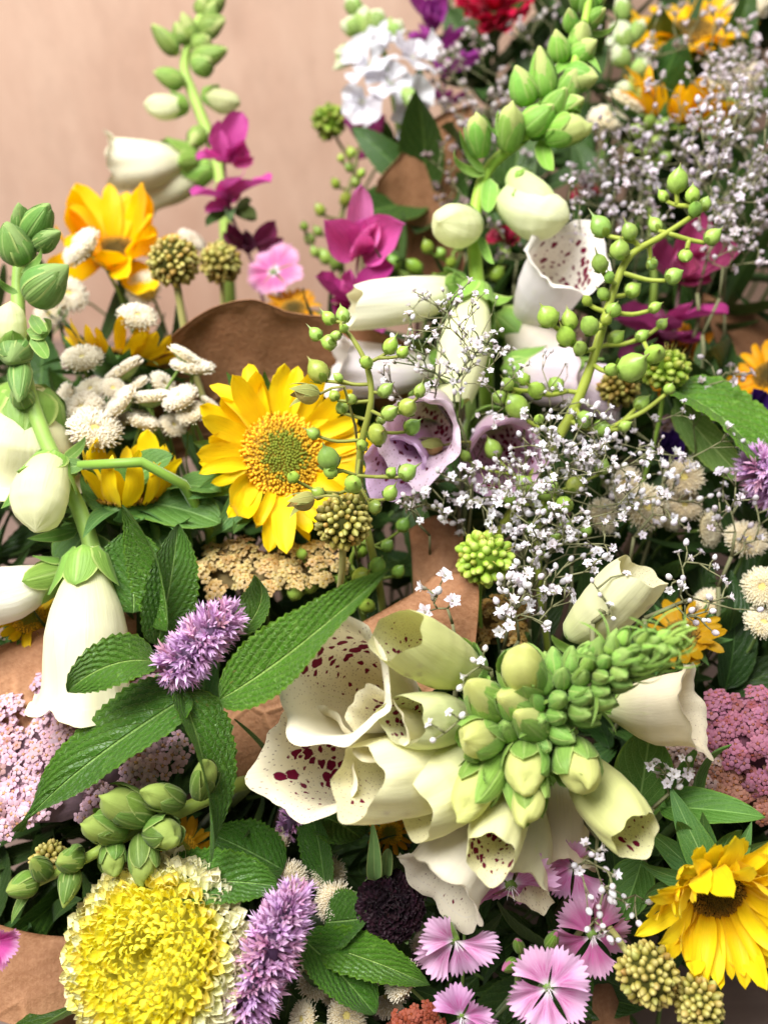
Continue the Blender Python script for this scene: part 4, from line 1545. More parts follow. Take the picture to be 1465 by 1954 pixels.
# ================================================================== dark foliage filling the gaps
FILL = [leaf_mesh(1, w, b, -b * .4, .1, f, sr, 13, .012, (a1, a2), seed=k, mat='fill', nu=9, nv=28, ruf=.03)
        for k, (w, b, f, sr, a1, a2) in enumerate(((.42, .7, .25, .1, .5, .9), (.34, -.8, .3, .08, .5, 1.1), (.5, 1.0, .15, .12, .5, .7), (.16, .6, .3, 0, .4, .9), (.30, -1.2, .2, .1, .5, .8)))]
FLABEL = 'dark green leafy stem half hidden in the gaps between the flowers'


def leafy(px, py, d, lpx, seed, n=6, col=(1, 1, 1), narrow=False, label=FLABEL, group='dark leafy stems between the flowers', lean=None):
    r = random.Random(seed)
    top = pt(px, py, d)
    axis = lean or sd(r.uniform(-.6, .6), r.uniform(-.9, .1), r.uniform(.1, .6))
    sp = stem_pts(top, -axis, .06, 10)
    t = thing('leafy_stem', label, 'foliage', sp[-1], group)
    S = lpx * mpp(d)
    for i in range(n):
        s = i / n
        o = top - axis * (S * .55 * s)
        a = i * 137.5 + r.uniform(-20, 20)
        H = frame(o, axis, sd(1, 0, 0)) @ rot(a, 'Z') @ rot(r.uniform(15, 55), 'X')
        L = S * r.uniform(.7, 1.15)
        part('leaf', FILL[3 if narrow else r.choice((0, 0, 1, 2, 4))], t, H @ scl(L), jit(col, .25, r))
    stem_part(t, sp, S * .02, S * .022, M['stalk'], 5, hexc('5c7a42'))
    return t


LAND = [('the deep golden sunflower', 215, 480), ('the waved kraft paper', 520, 620), ('the cream button flowers', 230, 760), ('the pale yellow foxglove', 60, 900), ('the open yellow sunflower', 530, 870),
        ('the bright pink sage', 690, 470), ('the white snapdragon', 740, 150), ('the red carnation', 940, 20), ('the tall white foxglove', 930, 420), ('the golden sunflowers at the back', 1300, 130),
        ('the magenta sage', 1300, 560), ('the tall seed pod spray', 1150, 640), ('the mauve foxglove bells', 860, 830), ('the crinkled leaf', 1370, 800), ('the green scabious head', 925, 1066), ('the lilac hyssop on big leaves', 380, 1230),
        ('the pale pink yarrow', 90, 1430), ('the budded green spike', 220, 1600), ('the yellow pompon aster', 290, 1830), ('the tall lilac hyssop spike', 510, 1830), ('the dark scabious', 745, 1725), ('the spotted cream bells', 640, 1350),
        ('the foxglove bud tip', 1150, 1280), ('the pink dianthus', 1000, 1800), ('the lower sunflower', 1370, 1700), ('the dusky rose yarrow', 1420, 1400), ('the buttons under the crinkled leaf', 1280, 960), ('the sparse gypsophila', 1370, 1130), ('the beige yarrow', 500, 1085)]


def near(px, py):
    return min(LAND, key=lambda q: (q[1] - px) ** 2 + (q[2] - py) ** 2)[0]


def in_wall(px, py):
    """where the plywood shows: no leaves there"""
    edge = np.interp(px, [-50, 100, 180, 300, 420, 560, 620, 680, 740], [520, 520, 600, 620, 580, 600, 560, 480, 120])
    return py < edge and px < 720


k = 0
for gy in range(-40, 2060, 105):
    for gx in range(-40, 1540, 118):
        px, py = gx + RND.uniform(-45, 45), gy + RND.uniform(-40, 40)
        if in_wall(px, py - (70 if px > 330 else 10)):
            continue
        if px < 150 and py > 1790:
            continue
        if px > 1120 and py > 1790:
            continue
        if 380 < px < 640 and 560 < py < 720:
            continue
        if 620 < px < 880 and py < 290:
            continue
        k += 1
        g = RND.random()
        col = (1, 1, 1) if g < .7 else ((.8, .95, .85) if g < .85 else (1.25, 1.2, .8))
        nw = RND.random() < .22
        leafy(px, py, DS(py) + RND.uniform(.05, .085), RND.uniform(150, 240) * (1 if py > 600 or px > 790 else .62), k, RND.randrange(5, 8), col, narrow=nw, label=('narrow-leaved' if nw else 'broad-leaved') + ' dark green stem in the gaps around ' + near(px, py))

# ================================================================== front foxglove
A = thing('foxglove', 'cream foxglove with spotted bells and a crowded tip of green buds bent over', 'foxglove', (.07, .32, .004))
axA = [pt(905, 1475, .368), pt(985, 1400, .352), pt(1090, 1315, .335), pt(1190, 1255, .318), pt(1275, 1225, .308)]
pathA = catmull(axA, 24)
stem_part(A, [Vector((.07, .32, .004)), Vector((.06, .31, .07)), pt(860, 1500, .42)] + pathA[:20], .0036, .0016, M['stalk'], 8, hexc('93b866'))
# open bells
bell(A, 790, 1370, .405, 628, 1295, .340, 200, (-.3, -.9, .3), C_CREAM, 'open', 1.0, 0, sepk=.8)
bell(A, 800, 1450, .41, 588, 1455, .356, 172, (-.9, .1, .2), hexc('f1e9cc'), 'open', 1.0, 1, sepk=.8)
bell(A, 850, 1425, .385, 718, 1385, .336, 108, (-.3, -.7, .5), hexc('efe9c0'), 'open', 1.0, 2, sepk=.8)
bell(A, 895, 1440, .368, 690, 1490, .330, 160, (-.4, .8, .3), C_IVORY, 'young', .45, 0, sepk=.8)
bell(A, 915, 1440, .352, 790, 1535, .336, 160, (-.4, .9, .1), hexc('ecebae'), 'young', .3, 1, sepk=.8)
bell(A, 912, 1285, .366, 765, 1212, .330, 124, (-.8, .1, .4), C_LIME, 'young', 1.0, 2, stalk=(960, 1330, .35))
bell(A, 905, 1380, .360, 775, 1375, .330, 112, (-.7, -.2, .3), hexc('d9e09a'), 'young', 1.0, 1)
bell(A, 950, 1500, .372, 838, 1700, .352, 165, (-.3, .9, .2), hexc('f1ebdc'), 'open', .3, 0, sepk=.6)
bell(A, 975, 1480, .362, 937, 1628, .324, 112, (-.1, .9, .3), hexc('e6e6a4'), 'young', 1.0, 0, sepk=.7)
bell(A, 1010, 1490, .375, 982, 1690, .352, 118, (0, .9, .4), hexc('f0ecc6'), 'open', .6, 2, sepk=.6)
bell(A, 1060, 1460, .38, 1065, 1640, .372, 115, (.2, .9, .1), hexc('e9ddc2'), 'open', .2, 1, sepk=.6)
bell(A, 1090, 1440, .362, 1208, 1588, .332, 120, (.5, .8, .3), C_LIME, 'young', .9, 0, sepk=.7)
bell(A, 1085, 1215, .372, 1215, 1098, .352, 112, (.7, -.3, .5), hexc('dcdcae'), 'young', .6, 1, sepk=.7)
bell(A, 1150, 1345, .37, 1325, 1352, .352, 142, (.3, .8, .2), hexc('f0e4c8'), 'open', .3, 1, sepk=.7)
# half-open buds round the foot of the tip
for q in ((945, 1360, 895, 1300, 78, 0), (1010, 1330, 985, 1250, 90, 2), (950, 1400, 890, 1415, 78, 2), (955, 1430, 880, 1545, 92, 2), (1005, 1420, 1000, 1490, 82, 2),
          (1010, 1450, 1008, 1560, 72, 2), (1090, 1420, 1112, 1505, 92, 2), (1010, 1350, 955, 1330, 80, 0), (1030, 1390, 985, 1360, 78, 0)):
    bx, by, tx, ty, w, cv = q
    budpx(A, bx, by, .345, tx, ty, .322, w, core=hexc('dde08c'), green=hexc('8cb65e'), cover=cv)
r_ = random.Random(5)
nb = 100
for i in range(nb):
    s = .10 + .88 * (i / nb) ** .92
    f = s * 24
    i0 = min(23, int(f))
    p = pathA[i0].lerp(pathA[i0 + 1], f - i0)
    ax = (pathA[min(24, i0 + 2)] - pathA[max(0, i0 - 1)]).normalized()
    R = lerp(.0175, .0032, s ** 1.1)
    a = i * 137.5
    x = ax.orthogonal().normalized()
    y = ax.cross(x)
    rad = x * math.cos(math.radians(a)) + y * math.sin(math.radians(a))
    if rad.dot(FWD) > .55:
        continue
    L = lerp(.0215, .0052, s ** .8) * r_.uniform(.85, 1.12)
    W = L * r_.uniform(.60, .74)
    d = (rad * lerp(.95, .5, s) + ax * lerp(.55, 1.0, s) + Vector((r_.uniform(-.15, .15), r_.uniform(-.15, .15), r_.uniform(-.15, .15)))).normalized()
    col = tuple(lerp(a_, b_, s) for a_, b_ in zip(hexc('86b766'), hexc('9cc76a')))
    bud(A, p + rad * R * .55, d, L, W, ax, green=jit(col, .08), core=hexc('a8c86e'), nsep=4 if s < .6 else 3, cover=0)
    if s > .1:
        k = r_.randrange(4)
        Lb = lerp(.024, .019, s)
        part('bract', (WISP if s > .35 else BRACT)[k], A, frame_y(p + rad * R * .4 - ax * L * .35, (rad * .8 + ax * .55), ax) @ scl(Lb, Lb, Lb), jit(hexc('8cbc5c'), .15, r_))
for i in range(26):
    a = i * 137.5
    ax = (axA[-1] - axA[-2]).normalized()
    x = ax.orthogonal().normalized()
    y = ax.cross(x)
    rad = x * math.cos(math.radians(a)) + y * math.sin(math.radians(a))
    Lb = r_.uniform(.010, .018)
    part('bract', WISP[i % 4], A, frame_y(axA[-1] + ax * (i * .00012) - ax * .004, rad * (1 - i / 34) + ax * .8, -rad) @ scl(Lb * 1.3, Lb, Lb), jit(hexc('a2cb68'), .12, r_))
for q in ((1000, 1440, 880, 1475, 1.3), (1090, 1400, 1085, 1500, 1.2), (1060, 1390, 1010, 1445, 1.0), (1150, 1330, 1125, 1400, .9), (960, 1455, 985, 1530, 1.2), (1105, 1250, 1030, 1215, .6), (1060, 1270, 985, 1320, .7)):
    bractpx(A, q[0], q[1], .338, q[2], q[3], .325, q[4], col=hexc('84b458'))

# ================================================================== tall white foxglove
B = thing('foxglove', 'tall white foxglove with bent stem and a knobbly tip of green buds', 'foxglove', (.09, .62, .004))
pB = [pt(925, 640, .50), pt(908, 520, .495), pt(905, 420, .495), pt(930, 325, .495), pt(1000, 262, .49), pt(1070, 190, .485), pt(1105, 90, .48), pt(1128, -20, .475)]
pathB = catmull(pB, 42)
stem_part(B, [Vector((.09, .62, .004)), Vector((.09, .58, .10)), pt(930, 800, .52)] + pathB, .0046, .0022, M['stalk'], 8, hexc('a4cf5c'))
bell(B, 985, 640, .525, 1085, 488, .474, 135, (.6, -.7, -.2), hexc('efeaf4'), 'open', .9, 0, sepk=.6)
bell(B, 955, 375, .49, 1082, 428, .472, 96, (.4, .9, .2), hexc('ecefc0'), 'closed', 0, 1, stalk=(925, 350, .495))
bell(B, 975, 330, .488, 1050, 400, .472, 66, (.4, .9, .2), hexc('d5e39a'), 'closed', 0, 2)
bell(B, 905, 425, .49, 838, 430, .462, 84, (0, 1, .3), hexc('e6eab0'), 'closed', 0, 0)
bell(B, 890, 548, .497, 682, 585, .470, 92, (-.2, .9, .2), hexc('f1f2dc'), 'young', .1, 1, sepk=1.2)
bell(B, 908, 545, .49, 866, 750, .462, 96, (-.1, .5, .9), hexc('eef0bc'), 'young', .8, 2, sepk=1.3)
bell(B, 860, 700, .51, 640, 705, .49, 110, (-.3, .9, .2), hexc('ebe3ee'), 'open', .2, 0)
bell(B, 950, 600, .52, 1060, 690, .515, 120, (.3, .9, .2), hexc('e8dcd4'), 'open', .1, 2)
# buds up the stem
for q in ((918, 300, 908, 222, 52, 2), (968, 290, 978, 208, 56, 2), (1040, 262, 1112, 235, 60, 2), (1000, 250, 1050, 205, 60, 0), (1010, 200, 985, 128, 56, 0),
          (1040, 190, 1030, 100, 54, 0), (1080, 150, 1140, 148, 56, 0), (1075, 190, 1100, 130, 52, 0), (1070, 120, 1060, 55, 44, 0), (1095, 110, 1140, 75, 44, 0),
          (1105, 90, 1112, 40, 50, 0), (1090, 60, 1085, 15, 34, 0), (1115, 50, 1150, 20, 34, 0), (1120, 30, 1122, -20, 38, 0), (1108, 20, 1090, -25, 30, 0), (1125, 20, 1160, -18, 28, 0), (1040, 230, 1075, 175, 48, 0),
          (1060, 215, 1110, 190, 46, 0)):
    bx, by, tx, ty, w, cv = q
    budpx(B, bx, by, .487, tx, ty, .473, w, core=hexc('d2dc8c'), green=hexc('8cc05e'), cover=cv)
for q in ((925, 335, 838, 290, .8), (925, 330, 860, 258, .8), (1010, 265, 920, 262, 1.0), (1030, 265, 1058, 345, 1.1), (935, 340, 935, 425, 1.1), (1010, 265, 1065, 255, 1.0),
          (1075, 190, 1000, 215, .9), (1080, 185, 1100, 235, 1.1), (1100, 110, 1060, 145, 1.0), (1110, 60, 1210, 55, .7), (1100, 100, 1150, 120, 1.0), (1060, 200, 1085, 260, 1.1),
          (905, 555, 985, 600, 1.2), (905, 545, 840, 520, 1.1), (915, 555, 925, 640, 1.4), (915, 450, 945, 520, .7), (1115, 20, 1165, 0, .9)):
    bractpx(B, q[0], q[1], .49, q[2], q[3], .476, q[4], col=hexc('84b658'))

# mauve bells under it
Bm = thing('foxglove', 'mauve foxglove with freckled bells sunk behind the gypsophila', 'foxglove', (.05, .60, .004))
stem_part(Bm, [Vector((.05, .60, .004)), Vector((.045, .57, .08)), pt(900, 800, .50), pt(895, 740, .50)], .004, .003, M['stalk'], 7, hexc('8fae68'))
bell(Bm, 838, 752, .465, 800, 838, .405, 128, (-.1, .9, .3), hexc('ecd8ea'), 'open', 1.0, 1, incol=hexc('f0dcec'))
bell(Bm, 930, 800, .475, 965, 880, .43, 130, (.3, .8, .3), hexc('e2bfe0'), 'open', 1.0, 0, incol=hexc('e8c4e0'))
bell(Bm, 825, 820, .465, 752, 893, .415, 96, (-.6, .7, .3), hexc('deb8e6'), 'open', .8, 2, incol=hexc('e6cbec'))
bell(Bm, 960, 700, .50, 1100, 720, .49, 120, (.4, .7, .4), hexc('e2cfe0'), 'open', .6, 1)
bell(Bm, 1060, 700, .50, 1190, 760, .49, 110, (.3, .9, .2), hexc('d8c2d8'), 'open', .5, 0)

# ================================================================== foxglove at the edge of the table
Cx = thing('foxglove', 'pale yellow foxglove stem with hanging bells beside the cream button flowers', 'foxglove', (-.19, .33, .004))
pC = [pt(185, 1075, .405), pt(150, 970, .41), pt(85, 835, .415), pt(48, 720, .42), pt(35, 600, .425), pt(38, 500, .43), pt(48, 415, .43)]
stem_part(Cx, [Vector((-.19, .33, .004)), Vector((-.17, .32, .08)), pt(215, 1190, .42)] + catmull(pC, 30), .0042, .0030, M['stalk'], 8, hexc('93b866'))
bell(Cx, 165, 1045, .40, 162, 1345, .385, 170, (.25, .6, .7), hexc('f1efcc'), 'open', .0, 0, sepk=.9)
bell(Cx, 130, 1090, .415, -60, 1150, .40, 115, (-.3, .9, .1), hexc('f1efe6'), 'open', .0, 1)
bell(Cx, 105, 870, .405, 62, 1012, .385, 108, (-.2, .5, .8), hexc('ecedb8'), 'closed', 0, 2, sepk=1.2)
bell(Cx, 60, 735, .43, 30, 900, .44, 215, (-.2, .9, .2), hexc('f2efc4'), 'open', .0, 2)
bell(Cx, 25, 690, .42, 18, 575, .41, 62, (0, 0, 1), hexc('e2e7a4'), 'closed', 0, 1, sepk=1.7)
for q in ((45, 505, 15, 430, 72, 0), (55, 455, 92, 392, 58, 0), (45, 440, 35, 385, 40, 0), (55, 570, 132, 505, 78, 0), (35, 660, 20, 690, 66, 0), (40, 690, 36, 760, 46, 0), (70, 470, 110, 445, 46, 0), (50, 770, 30, 735, 48, 0)):
    bx, by, tx, ty, w, cv = q
    budpx(Cx, bx, by, .418, tx, ty, .405, w, core=hexc('9cb870'), green=hexc('6f9a55'), cover=cv)
for q in ((50, 630, 130, 625, 1.5), (60, 600, 85, 660, 1.2), (100, 850, 30, 980, 1.3), (120, 880, 175, 830, 1.1), (110, 880, 150, 930, 1.2), (40, 520, 105, 480, 1.0), (35, 560, -20, 530, 1.0), (150, 1010, 60, 1040, 1.2), (160, 1020, 235, 1090, 1.3), (60, 640, 105, 690, 1.3)):
    bractpx(Cx, q[0], q[1], .412, q[2], q[3], .405, q[4], col=hexc('6f9a52'))

# ================================================================== blurred foxglove before the plywood
Dx = thing('foxglove', 'pale foxglove spike standing alone against the bare plywood', 'foxglove', (-.16, .74, .004))
pD = [pt(430, 420, .64), pt(412, 300, .64), pt(372, 190, .64), pt(352, 130, .64), pt(365, 70, .635), pt(395, 10, .63)]
stem_part(Dx, [Vector((-.16, .74, .004)), Vector((-.155, .72, .1)), pt(440, 600, .655)] + catmull(pD, 20), .0050, .0028, M['stalk'], 7, hexc('a6c870'))
bell(Dx, 378, 300, .635, 208, 318, .615, 98, (-.2, .9, .3), hexc('eeecd4'), 'open', 0, 0)
bell(Dx, 405, 320, .64, 280, 365, .64, 80, (-.2, .9, .1), hexc('e6e6c4'), 'open', 0, 1)
bell(Dx, 358, 200, .635, 275, 205, .62, 48, (0, 1, .2), hexc('dde2b4'), 'closed', 0, 0, sepk=1.3)
bell(Dx, 390, 180, .635, 455, 200, .62, 44, (0, 1, .2), hexc('b9bf7c'), 'closed', 0, 1, sepk=1.3)
for q in ((352, 160, 300, 140, 38), (340, 105, 292, 48, 36), (365, 120, 430, 95, 46), (370, 80, 350, 30, 34), (380, 60, 425, 40, 40), (390, 30, 385, -10, 34), (400, 20, 430, -10, 34), (375, 130, 400, 115, 44), (385, 250, 365, 275, 40), (375, 95, 400, 70, 40), (352, 85, 335, 40, 30), (395, 50, 410, 5, 34)):
    budpx(Dx, q[0], q[1], .636, q[2], q[3], .625, q[4], core=hexc('c8d488'), green=hexc('86a85a'), cover=0)

# ================================================================== green budded spike over the pink yarrow
E = thing('budded_spike', 'drooping spike of glossy green buds lying over the pink yarrow', 'flower spike', (-.10, .26, .004))
pE = [pt(445, 1500, .385), pt(350, 1545, .372), pt(250, 1590, .365), pt(150, 1645, .362), pt(40, 1700, .365)]
stem_part(E, [Vector((-.10, .26, .004)), Vector((-.10, .26, .08)), pt(480, 1490, .41)] + catmull(pE, 18), .0036, .0016, M['stalk'], 7, hexc('93ad58'))
for q in ((290, 1560, 195, 1520, 84, 2), (240, 1590, 165, 1570, 74, 2), (285, 1585, 335, 1590, 78, 2), (270, 1590, 278, 1680, 66, 2), (215, 1605, 215, 1665, 60, 2), (150, 1640, 110, 1645, 56, 0), (140, 1655, 120, 1735, 52, 0), (70, 1680, 15, 1700, 60, 0), (90, 1670, 60, 1640, 46, 0),
          (380, 1520, 400, 1455, 60, 2), (350, 1530, 285, 1515, 60, 2)):
    bx, by, tx, ty, w, cv = q
    budpx(E, bx, by, .362, tx, ty, .350, w * .84, core=hexc('a8bc60'), green=hexc('6d8f45'), cover=cv)
for q in ((300, 1570, 350, 1620, .9), (200, 1610, 240, 1560, .9), (150, 1640, 145, 1590, 1.0), (60, 1690, 30, 1755, 1.2)):
    bractpx(E, q[0], q[1], .362, q[2], q[3], .352, q[4], col=hexc('6a8f48'))

# ================================================================== sunflowers
sunflower(540, 868, .432, 186, (.32, -.10, 1), 'open yellow sunflower with a green and amber centre over kraft paper', hexc('ffdc0c'), 20, .42, 2, DISC_GREEN, .30, stem=.05, tiltvar=.28)
sunflower(1368, 1705, .352, 190, (-.1, .2, 1), 'yellow sunflower with narrow overlapping petals above the drumstick flowers', hexc('ffe21c'), 30, .28, 2, DISC_BROWN, .95, wk=.8,  n_br=22, stem=.05, tiltvar=.3)
sunflower(243, 950, .43, 165, (.05, -.9, .25), 'half closed sunflower seen from behind its green bracts', hexc('ffdc0c'), 13, .36, 2, DISC_BROWN, 1.3, n_br=18, stem=.04)
sunflower(230, 690, .50, 130, (.1, -.95, -.15), 'sunflower turned away behind the cream button flowers', hexc('f4c808'), 14, .45, 2, DISC_BROWN, .6, n_br=18, stem=.04)
sunflower(222, 478, .56, 135, (.1, -.5, .8), 'deep golden sunflower facing the plywood wall', hexc('ffcc00'), 10, .26, 2, DISC_BROWN, .7, n_br=0, stem=.04, lenk=1.15, wk=1.35, tiltvar=.55)
sunflower(1315, 60, .66, 120, (-.1, -.5, .6), 'golden sunflower behind the white gypsophila cloud', hexc('fcc808'), 16, .38, 2, DISC_BROWN, .3, stem=.05)
sunflower(1285, 240, .60, 140, (.25, -.8, .25), 'orange yellow sunflower leaning among the gypsophila', hexc('fcc000'), 16, .36, 2, DISC_BROWN, .7, stem=.05)
sunflower(1470, 715, .52, 80, (-.4, -.4, .7), 'small orange sunflower next to the dark purple petal', hexc('f8b008'), 14, .38, 2, DISC_BROWN, .3, stem=.05)
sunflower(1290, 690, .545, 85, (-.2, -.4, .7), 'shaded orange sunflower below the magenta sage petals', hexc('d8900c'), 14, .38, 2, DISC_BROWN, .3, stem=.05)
sunflower(55, 1180, .425, 70, (.3, -.5, .7), 'small yellow flower tucked under the white hanging bell', hexc('f6d010'), 14, .45, 2, DISC_GREEN, .3, stem=.04)
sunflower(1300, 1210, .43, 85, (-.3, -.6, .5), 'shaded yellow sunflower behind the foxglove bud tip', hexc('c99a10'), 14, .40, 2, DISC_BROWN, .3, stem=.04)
sunflower(745, 1590, .42, 50, (-.1, -.6, .7), 'tiny orange flower in the gap under the spotted bells', hexc('dd9a10'), 14, .45, 1, DISC_GREEN, .3, stem=.04)
sunflower(345, 1625, .405, 70, (-.1, -.6, .7), 'amber flower hidden under the green budded spike', hexc('e0a818'), 12, .45, 2, DISC_GREEN, .3, stem=.04)
sunflower(560, 590, .57, 60, (.0, -.5, .7), 'small dark yellow flower behind the waved paper edge', hexc('d89a10'), 12, .4, 2, DISC_BROWN, .3, stem=.04)

# ================================================================== pompon aster
pompon(288, 1825, .345, 172, (-.12, -.38, 1), 'large yellow pompon aster with a pale ruffled rim')

# ================================================================== hyssop spikes with their leaves
hyssop(318, 1290, .368, 440, 1170, .352, 105, 'lilac hyssop spike lying across large green leaves', 170)
hyssop(455, 1945, .350, 565, 1705, .345, 118, 'tall lilac hyssop spike beside the yellow pompon aster', 240)
hyssop(545, 1590, .40, 575, 1535, .39, 60, 'small dark lilac hyssop tip under the spotted bells', 46, (.8, .75, .85))
hyssop(1500, 940, .44, 1440, 880, .425, 105, 'lilac hyssop spike next to the broad crinkled leaf', 130, (1.05, 1, 1.08))

HL = thing('hyssop_plant', 'large toothed green leaves around the lilac hyssop spike', 'leaves', (-.06, .30, .004))
stem_part(HL, [Vector((-.06, .30, .004)), Vector((-.08, .29, .1)), pt(390, 1400, .40), pt(330, 1310, .385), pt(300, 1290, .38)], .0028, .002, M['stalk'], 6, hexc('6f9450'))
leafpx(HL, 420, 1335, .350, 752, 1112, .312, 132, (-.15, -.5, 1), bend=.35, quilt=.03, fold=.3, sn=26, wf=(.55, 1.15), col=(.95, 1.0, .8), ruf=.08, side=-.06)
leafpx(HL, 365, 1325, .368, 42, 1605, .352, 158, quilt=.03, up=(-.35, -.6, .8), bend=-.5, fold=.35, sn=26, wf=(.5, 1.25), col=(.68, .8, .62), side=.06, ruf=.08)
leafpx(HL, 345, 1320, .366, 395, 1650, .350, 135, (.75, -.3, .6), bend=-.7, fold=.5, sn=22, wf=(.42, 1.0), twist=.7, col=(.7, .82, .65), side=-.05)
leafpx(HL, 320, 1205, .385, 228, 965, .375, 100, (-.6, .1, .8), bend=.9, fold=.7, sn=18, wf=(.5, .8), col=(.9, 1.0, .7), side=.04)
leafpx(HL, 300, 1230, .39, 340, 1000, .395, 105, (.5, -.2, .8), bend=-.5, fold=.3, sn=18, wf=(.5, .8), col=(.7, .8, .7))
leafpx(HL, 300, 1265, .366, 130, 1320, .350, 100, (.2, -.9, .6), bend=-1.5, fold=.4, sn=14, wf=(.55, .8), col=(.85, .92, .7), twist=.9)
leafpx(HL, 455, 1210, .366, 485, 1095, .352, 75, (-.7, -.1, .6), bend=1.6, fold=.5, sn=10, wf=(.5, .9), col=(1.0, 1.05, .9), twist=-.8)
leafpx(HL, 255, 1170, .395, 250, 1010, .40, 150, (-.1, -.2, 1), bend=.3, fold=.2, sn=14, wf=(.5, .7), col=(.75, .85, .75))

HM = thing('hyssop_plant', 'dark toothed leaves between the pompon aster and cream buttons', 'leaves', (-.01, .22, .004))
stem_part(HM, [Vector((-.01, .22, .004)), Vector((-.02, .21, .08)), pt(560, 1740, .385), pt(520, 1690, .37)], .0026, .002, M['stalk'], 6, hexc('5f8446'))
leafpx(HM, 285, 1682, .362, 530, 1690, .36, 110, (.0, -.75, .7), bend=-.4, fold=.35, sn=20, wf=(.5, .6), col=(.75, .9, .75))
leafpx(HM, 575, 1790, .37, 715, 1935, .358, 120, (.6, -.5, .7), bend=-.4, fold=.4, sn=18, wf=(.5, .7), col=(.7, .88, .7))
leafpx(HM, 600, 1800, .372, 820, 1880, .36, 90, (.1, -.7, .7), bend=-.5, fold=.3, sn=16, wf=(.5, .9), col=(1.0, 1.1, .8))
leafpx(HM, 620, 1760, .38, 705, 1750, .37, 110, (-.2, -.6, .7), bend=.5, fold=.3, sn=16, wf=(.5, .7), col=(.8, .95, .8), quilt=.03)
leafpx(HM, 620, 1700, .39, 580, 1510, .385, 80, (-.5, -.3, .7), bend=.4, fold=.3, sn=16, wf=(.5, .8), col=(.65, .85, .7))
leafpx(HM, 540, 1660, .385, 400, 1590, .38, 110, (0, -.7, .6), bend=-.3, fold=.3, sn=16, wf=(.5, .7), col=(.6, .8, .65))
leafpx(HM, 620, 1560, .40, 690, 1600, .39, 130, (.2, -.8, .5), bend=-.5, fold=.2, sn=16, wf=(.4, .5), col=(.7, .85, .7))
leafpx(HM, 470, 1930, .36, 400, 1880, .35, 70, (-.2, -.6, .7), bend=.4, fold=.3, sn=12, col=(.9, 1.05, .85))

BL = thing('crinkled_leaf', 'broad crinkled bright green leaf beside the lilac hyssop', 'leaf', (.20, .50, .004))
stem_part(BL, [Vector((.20, .50, .004)), Vector((.2, .48, .1)), pt(1330, 900, .47), pt(1290, 760, .455)], .0028, .002, M['stalk'], 6, hexc('6f9450'))
leafpx(BL, 1275, 745, .455, 1452, 880, .432, 190, (.35, -.7, .7), bend=-.7, fold=.25, sn=18, wf=(.32, .32), col=(1.15, 1.25, .85), quilt=.035, serr=.07)
leafpx(BL, 1290, 770, .46, 1420, 915, .447, 70, (-.5, .4, .8), bend=-.3, fold=.2, sn=14, wf=(.4, .5), col=(1.6, 1.5, 1.6), quilt=.02, serr=.07, mat='soft')

GL = thing('downy_plant', 'soft downy grey green leaves beside the pink brown yarrow', 'leaves', (.17, .30, .004))
stem_part(GL, [Vector((.17, .30, .004)), Vector((.17, .29, .1)), pt(1250, 1560, .385), pt(1245, 1500, .38)], .0026, .002, M['stalk'], 6, hexc('6f9450'))
leafpx(GL, 1215, 1560, .38, 1240, 1395, .368, 110, (-.3, -.3, .9), bend=.5, fold=.3, serr=0, mat='soft', wf=(.5, .5), col=(.85, 1, .85))
leafpx(GL, 1280, 1540, .375, 1325, 1430, .36, 75, (.5, -.2, .8), bend=.9, fold=.3, serr=0, mat='soft', wf=(.5, .7), col=(.8, 1, .75))
leafpx(GL, 1330, 1540, .375, 1395, 1420, .362, 50, (.6, .2, .7), bend=1.5, fold=.3, serr=0, mat='soft', wf=(.4, .5), col=(.75, .95, .7))
leafpx(GL, 1260, 1540, .372, 1460, 1560, .352, 80, (0, -.7, .7), bend=-.3, fold=.3, serr=0, mat='soft', wf=(.45, .9), col=(.7, .95, .6))
leafpx(GL, 1225, 1640, .372, 1180, 1760, .362, 90, (-.6, -.3, .7), bend=.5, fold=.3, serr=0, mat='soft', wf=(.5, .7), col=(.65, .85, .6))

SL = thing('leafy_stem', 'broad green leaves under the half closed sunflower', 'foliage', (-.14, .36, .004))
stem_part(SL, [Vector((-.14, .36, .004)), Vector((-.14, .35, .1)), pt(310, 1080, .43), pt(290, 980, .425)], .003, .0022, M['stalk'], 6, hexc('6f9450'))
for q in ((260, 960, 420, 1000, 120, (.2, -.6, .7), .8), (270, 980, 160, 900, 110, (-.3, -.5, .8), .9), (280, 990, 330, 1100, 120, (.4, -.4, .8), .7), (230, 940, 330, 870, 80, (0, -.5, .8), .8), (200, 980, 120, 1090, 110, (-.5, -.3, .8), .8), (330, 930, 420, 940, 90, (.2, -.8, .5), .7)):
    leafpx(SL, q[0], q[1], .432, q[2], q[3], .422, q[4], q[5], mat='soft', serr=0, bend=-.6, wf=(.45, .6), col=(q[6] * .8, q[6], q[6] * .8))
# arching green stalk over the half closed sunflower
st = thing('leafy_stem', 'smooth arching green stalk over the half closed sunflower', 'foliage', (-.10, .36, .004))
stem_part(st, [Vector((-.10, .36, .004)), pt(400, 1010, .44), pt(350, 925, .415), pt(270, 882, .40), pt(150, 888, .402)], .0030, .0022, M['stalk'], 7, hexc('7fa84c'))
leafpx(st, 160, 888, .402, 90, 905, .40, 36, mat='soft', serr=0, bend=-.8)

